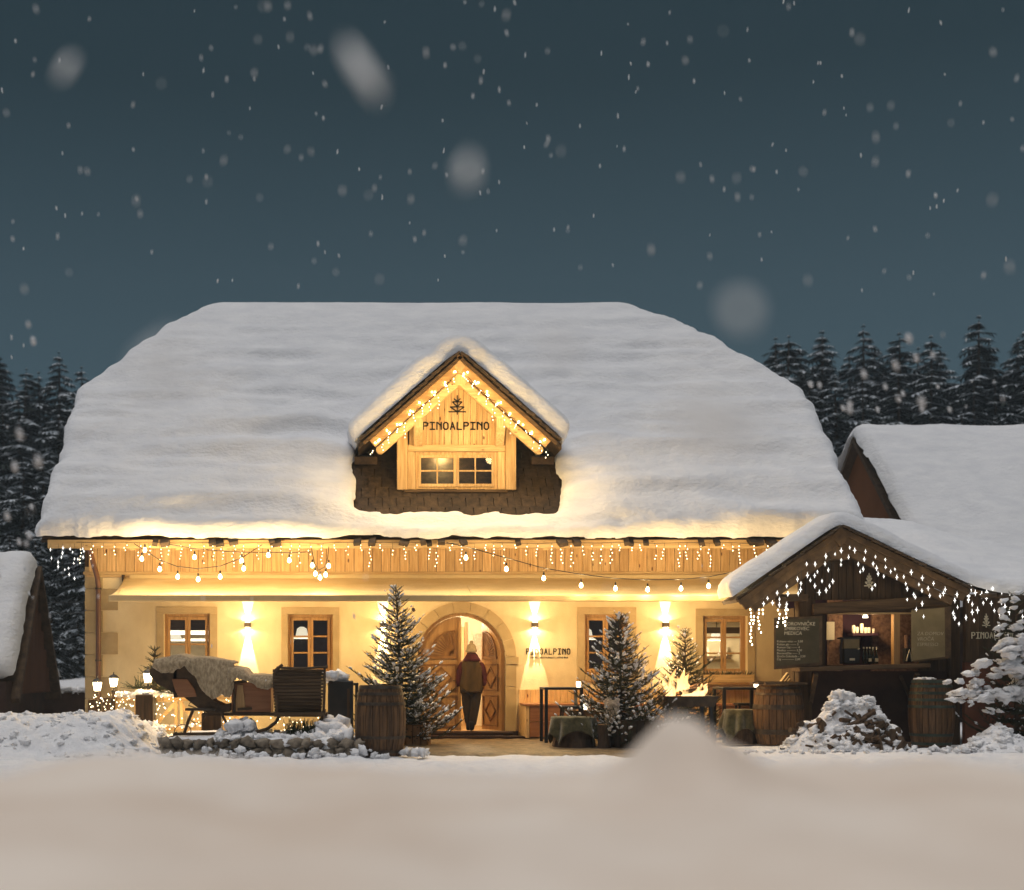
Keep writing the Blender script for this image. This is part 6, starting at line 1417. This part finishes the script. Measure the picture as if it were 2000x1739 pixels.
brd = [(.13, .10), (.12, .09), (.14, .09), .05, .085, .075, .055, .042, .032, .055, .042, .032, .08, .055, .04, .035, .08, .055, .04, .035, .018, .012, .012]
skin('body', body, be, brd, skinm, PR)
def loft(name, rings, m_, par, n_=28, noise=.012, seed=1, caps=True):
    mb = MB(); N_ = len(rings); zs = [r[0] for r in rings]; zz = np.linspace(zs[0], zs[-1], (N_ - 1) * 4 + 1); k_ = np.argsort(zs) if zs[0] < zs[-1] else np.argsort(zs)
    f = lambda c: np.interp(zz, np.array(zs)[k_], np.array([r[c] for r in rings])[k_]); rx, ry, ox, oy = f(1), f(2), f(3), f(4)
    for i, z_ in enumerate(zz):
        for k in range(n_):
            a = 2 * math.pi * k / n_; nn = float(fbm(math.cos(a) * 2.2, math.sin(a) * 2.2, z_ * 3.0, seed, 3)) * noise * 2; mb.v.append(q(ox[i] + (rx[i] + nn) * math.cos(a), oy[i] + (ry[i] + nn) * math.sin(a), z_))
    M_ = len(zz); mb.f = [(i * n_ + k, i * n_ + (k + 1) % n_, (i + 1) * n_ + (k + 1) % n_, (i + 1) * n_ + k) for i in range(M_ - 1) for k in range(n_)]
    if caps: mb.f += [tuple(range(n_)), tuple((M_ - 1) * n_ + k for k in range(n_))]
    return put(name, mb, m_, par, smooth=True)
jk = loft('jacket', [(.74, .215, .165, .0, 0), (.78, .22, .17, 0, 0), (.95, .215, .165, 0, 0), (1.15, .205, .155, 0, 0), (1.28, .195, .14, 0, 0), (1.36, .165, .115, 0, 0), (1.42, .11, .09, 0, 0), (1.46, .075, .075, 0, .01)], jacket, PR, noise=.022, seed=4)
put('hem_seam', MB().lathe([(.213, .755), (.220, .775)], q(0, 0, 0), 28), trous, jk)
loft('hood', [(1.36, .15, .12, 0, -.03), (1.40, .155, .13, 0, -.05), (1.44, .13, .115, 0, -.045), (1.49, .10, .09, 0, -.03), (1.51, .085, .08, 0, -.01)], maroon, PR, noise=.02, seed=9)
for s_ in (-1, 1):
    skin('sleeve', [q(s_ * .12, -.005, 1.355), q(s_ * .20, 0, 1.27), q(s_ * .245, .0, 1.08), q(s_ * .245, .03, .95), q(s_ * .225, .08, .87)], [(0, 1), (1, 2), (2, 3), (3, 4)], [.07, .075, .07, .062, .052], maroon, PR, 2)
    # gloved hand with five fingers, half closed
    hx, hz = s_ * .222, .845; hv = [q(hx, .095, hz + .03), q(hx, .11, hz - .02)]; he = [(0, 1)]; hr = [.026, (.020, .034)]
    for k, (dy, ln) in enumerate(((-.028, .050), (-.010, .058), (.010, .055), (.027, .044))):
        b0 = len(hv); hv += [q(hx, .112 + dy, hz - .045), q(hx - s_ * .012, .114 + dy, hz - .045 - ln * .55), q(hx - s_ * .032, .116 + dy, hz - .045 - ln * .85)]; he += [(1, b0), (b0, b0 + 1), (b0 + 1, b0 + 2)]; hr += [.0095, .009, .008]
    b0 = len(hv); hv += [q(hx - s_ * .012, .075, hz - .005), q(hx - s_ * .028, .066, hz - .04)]; he += [(0, b0), (b0, b0 + 1)]; hr += [.011, .009]
    skin('glove', hv, he, hr, boots, PR, 1)
skin('trousers', [q(0, 0, .86), q(-.095, 0, .76), q(-.075, .06, .46), q(-.04, .05, .10), q(.095, 0, .76), q(.060, -.01, .46), q(.01, -.07, .09)], [(0, 1), (1, 2), (2, 3), (0, 4), (4, 5), (5, 6)], [(.17, .13), .125, .105, .075, .125, .105, .075], trous, PR)
for s_, bx_, by_ in ((-1, -.05, .06), (1, .0, -.06)): skin('boot', [q(bx_, by_ - .03, .21), q(bx_, by_ - .02, .055), q(bx_, by_ + .10, .038), q(bx_, by_ + .17, .033)], [(0, 1), (1, 2), (2, 3)], [.066, .056, .046, .038], boots, PR, 2)
ht = loft('knit_hat', [(1.545, .100, .108, 0, .02), (1.58, .103, .112, 0, .02), (1.62, .100, .108, 0, .02), (1.66, .086, .094, 0, .02), (1.695, .060, .066, 0, .015), (1.715, .03, .034, 0, .01)], knit, PR, noise=.006, seed=2)
put('hat_brim', MB().lathe([(.104, 1.545), (.112, 1.55), (.112, 1.585), (.104, 1.59)], q(0, .02, 0), 24), knit, ht, smooth=True)
m = MB(); scatter(m, BL1, [rblob(q(rng.gauss(0, .012), .01 + rng.gauss(0, .012), 1.735 + rng.gauss(0, .012)), .016, 1) for k in range(24)]); put('pompom', m, knit, ht, smooth=True)
loft('scarf', [(1.47, .088, .088, 0, .0), (1.50, .094, .095, 0, .01), (1.53, .088, .09, 0, .015)], trous, PR, noise=.012, seed=12)

# ================================================================== FALLING SNOW
flake_m = mat('flake_snow', (.97, .97, .97), rough=.9, bump=0, spec=.1)
fl = MB(); its = []
for k in range(430):
    d = rng.uniform(4.5, 17); px, py = rng.uniform(-60, 2060), (rng.uniform(0, 1000) if rng.random() < .9 else rng.uniform(1000, 1380)); y_ = CY + d
    s_ = rng.uniform(.0045, .0085) * (d / 8) ** .45; tl = rng.uniform(.05, .35)
    if (py > 560 and 60 < px < 1680 and py < 1100) or (py > 820 and px > 1640) or py > 1340: continue
    its.append((P(px, py, y_), (s_ * .85, s_ * .85, s_ * rng.uniform(2.0, 3.2)), rotm(0, -tl, rng.uniform(0, 3))))
for k in range(34):
    d = rng.uniform(6, 12); side_ = rng.random() < .5; px = rng.uniform(-10, 100) if side_ else rng.uniform(1540, 1900); py = rng.uniform(600, 1200) if side_ else rng.uniform(650, 900)
    s_ = rng.uniform(.010, .016); py = min(py, 800) if px > 1620 else py
    if px < 1560 and not side_: continue
    its.append((P(px, py, CY + d), (s_, s_, s_ * 1.9), rotm(0, -.4, 0)))
scatter(fl, BL1, its); tag(put('falling_snow', fl, snow_fine, smooth=True), 'small snowflakes falling through the dusk air', 'snow', kind='stuff')
for px, py, d, s_, asp, tl, lb in ((705, 135, 1.75, .021, 4.4, -.45, 'largest blurred snowflake high above the roof'), (915, 330, 1.75, .018, 2.6, .3, 'blurred snowflake above the dormer'), (130, 130, 2.1, .013, 3.4, .35, 'blurred snowflake in the top left corner'),
        (1445, 605, 1.25, .018, 1.2, .1, 'blurred snowflake left of the forest tops'), (1090, 675, 1.3, .021, 1.2, .4, 'bright blurred snowflake right of the dormer peak'), (1390, 815, 1.15, .030, 1.8, -.95, 'long blurred snowflake over the right roof slope'), (318, 725, 1.05, .030, 1.15, .2, 'round blurred snowflake over the left roof slope')):
    m = MB(); scatter(m, [BL2[rng.randrange(6)]], [(P(px, py, CY + d), (s_ * .5, s_ * .6 * asp, s_ * .2), rotm(0, tl, 0) @ rotm(1.1, 0, 0))]); tag(put('snowflake', m, flake_m, smooth=True), lb, 'snowflake')

# ================================================================== SNOWY AIR
hz = put('haze', MB().box(-112, 112, -47, 92, -1.2, 36), snow)
hm_ = bpy.data.materials.new('haze_air'); hm_.use_nodes = True; n, l = hm_.node_tree.nodes, hm_.node_tree.links; n.clear()
o_ = n.new('ShaderNodeOutputMaterial'); v_ = n.new('ShaderNodeVolumePrincipled'); v_.inputs['Density'].default_value = .0015; v_.inputs['Color'].default_value = (.72, .88, 1, 1); l.new(v_.outputs[0], o_.inputs['Volume'])
hz.data.materials.clear(); hz.data.materials.append(hm_); tag(hz, kind='stuff')
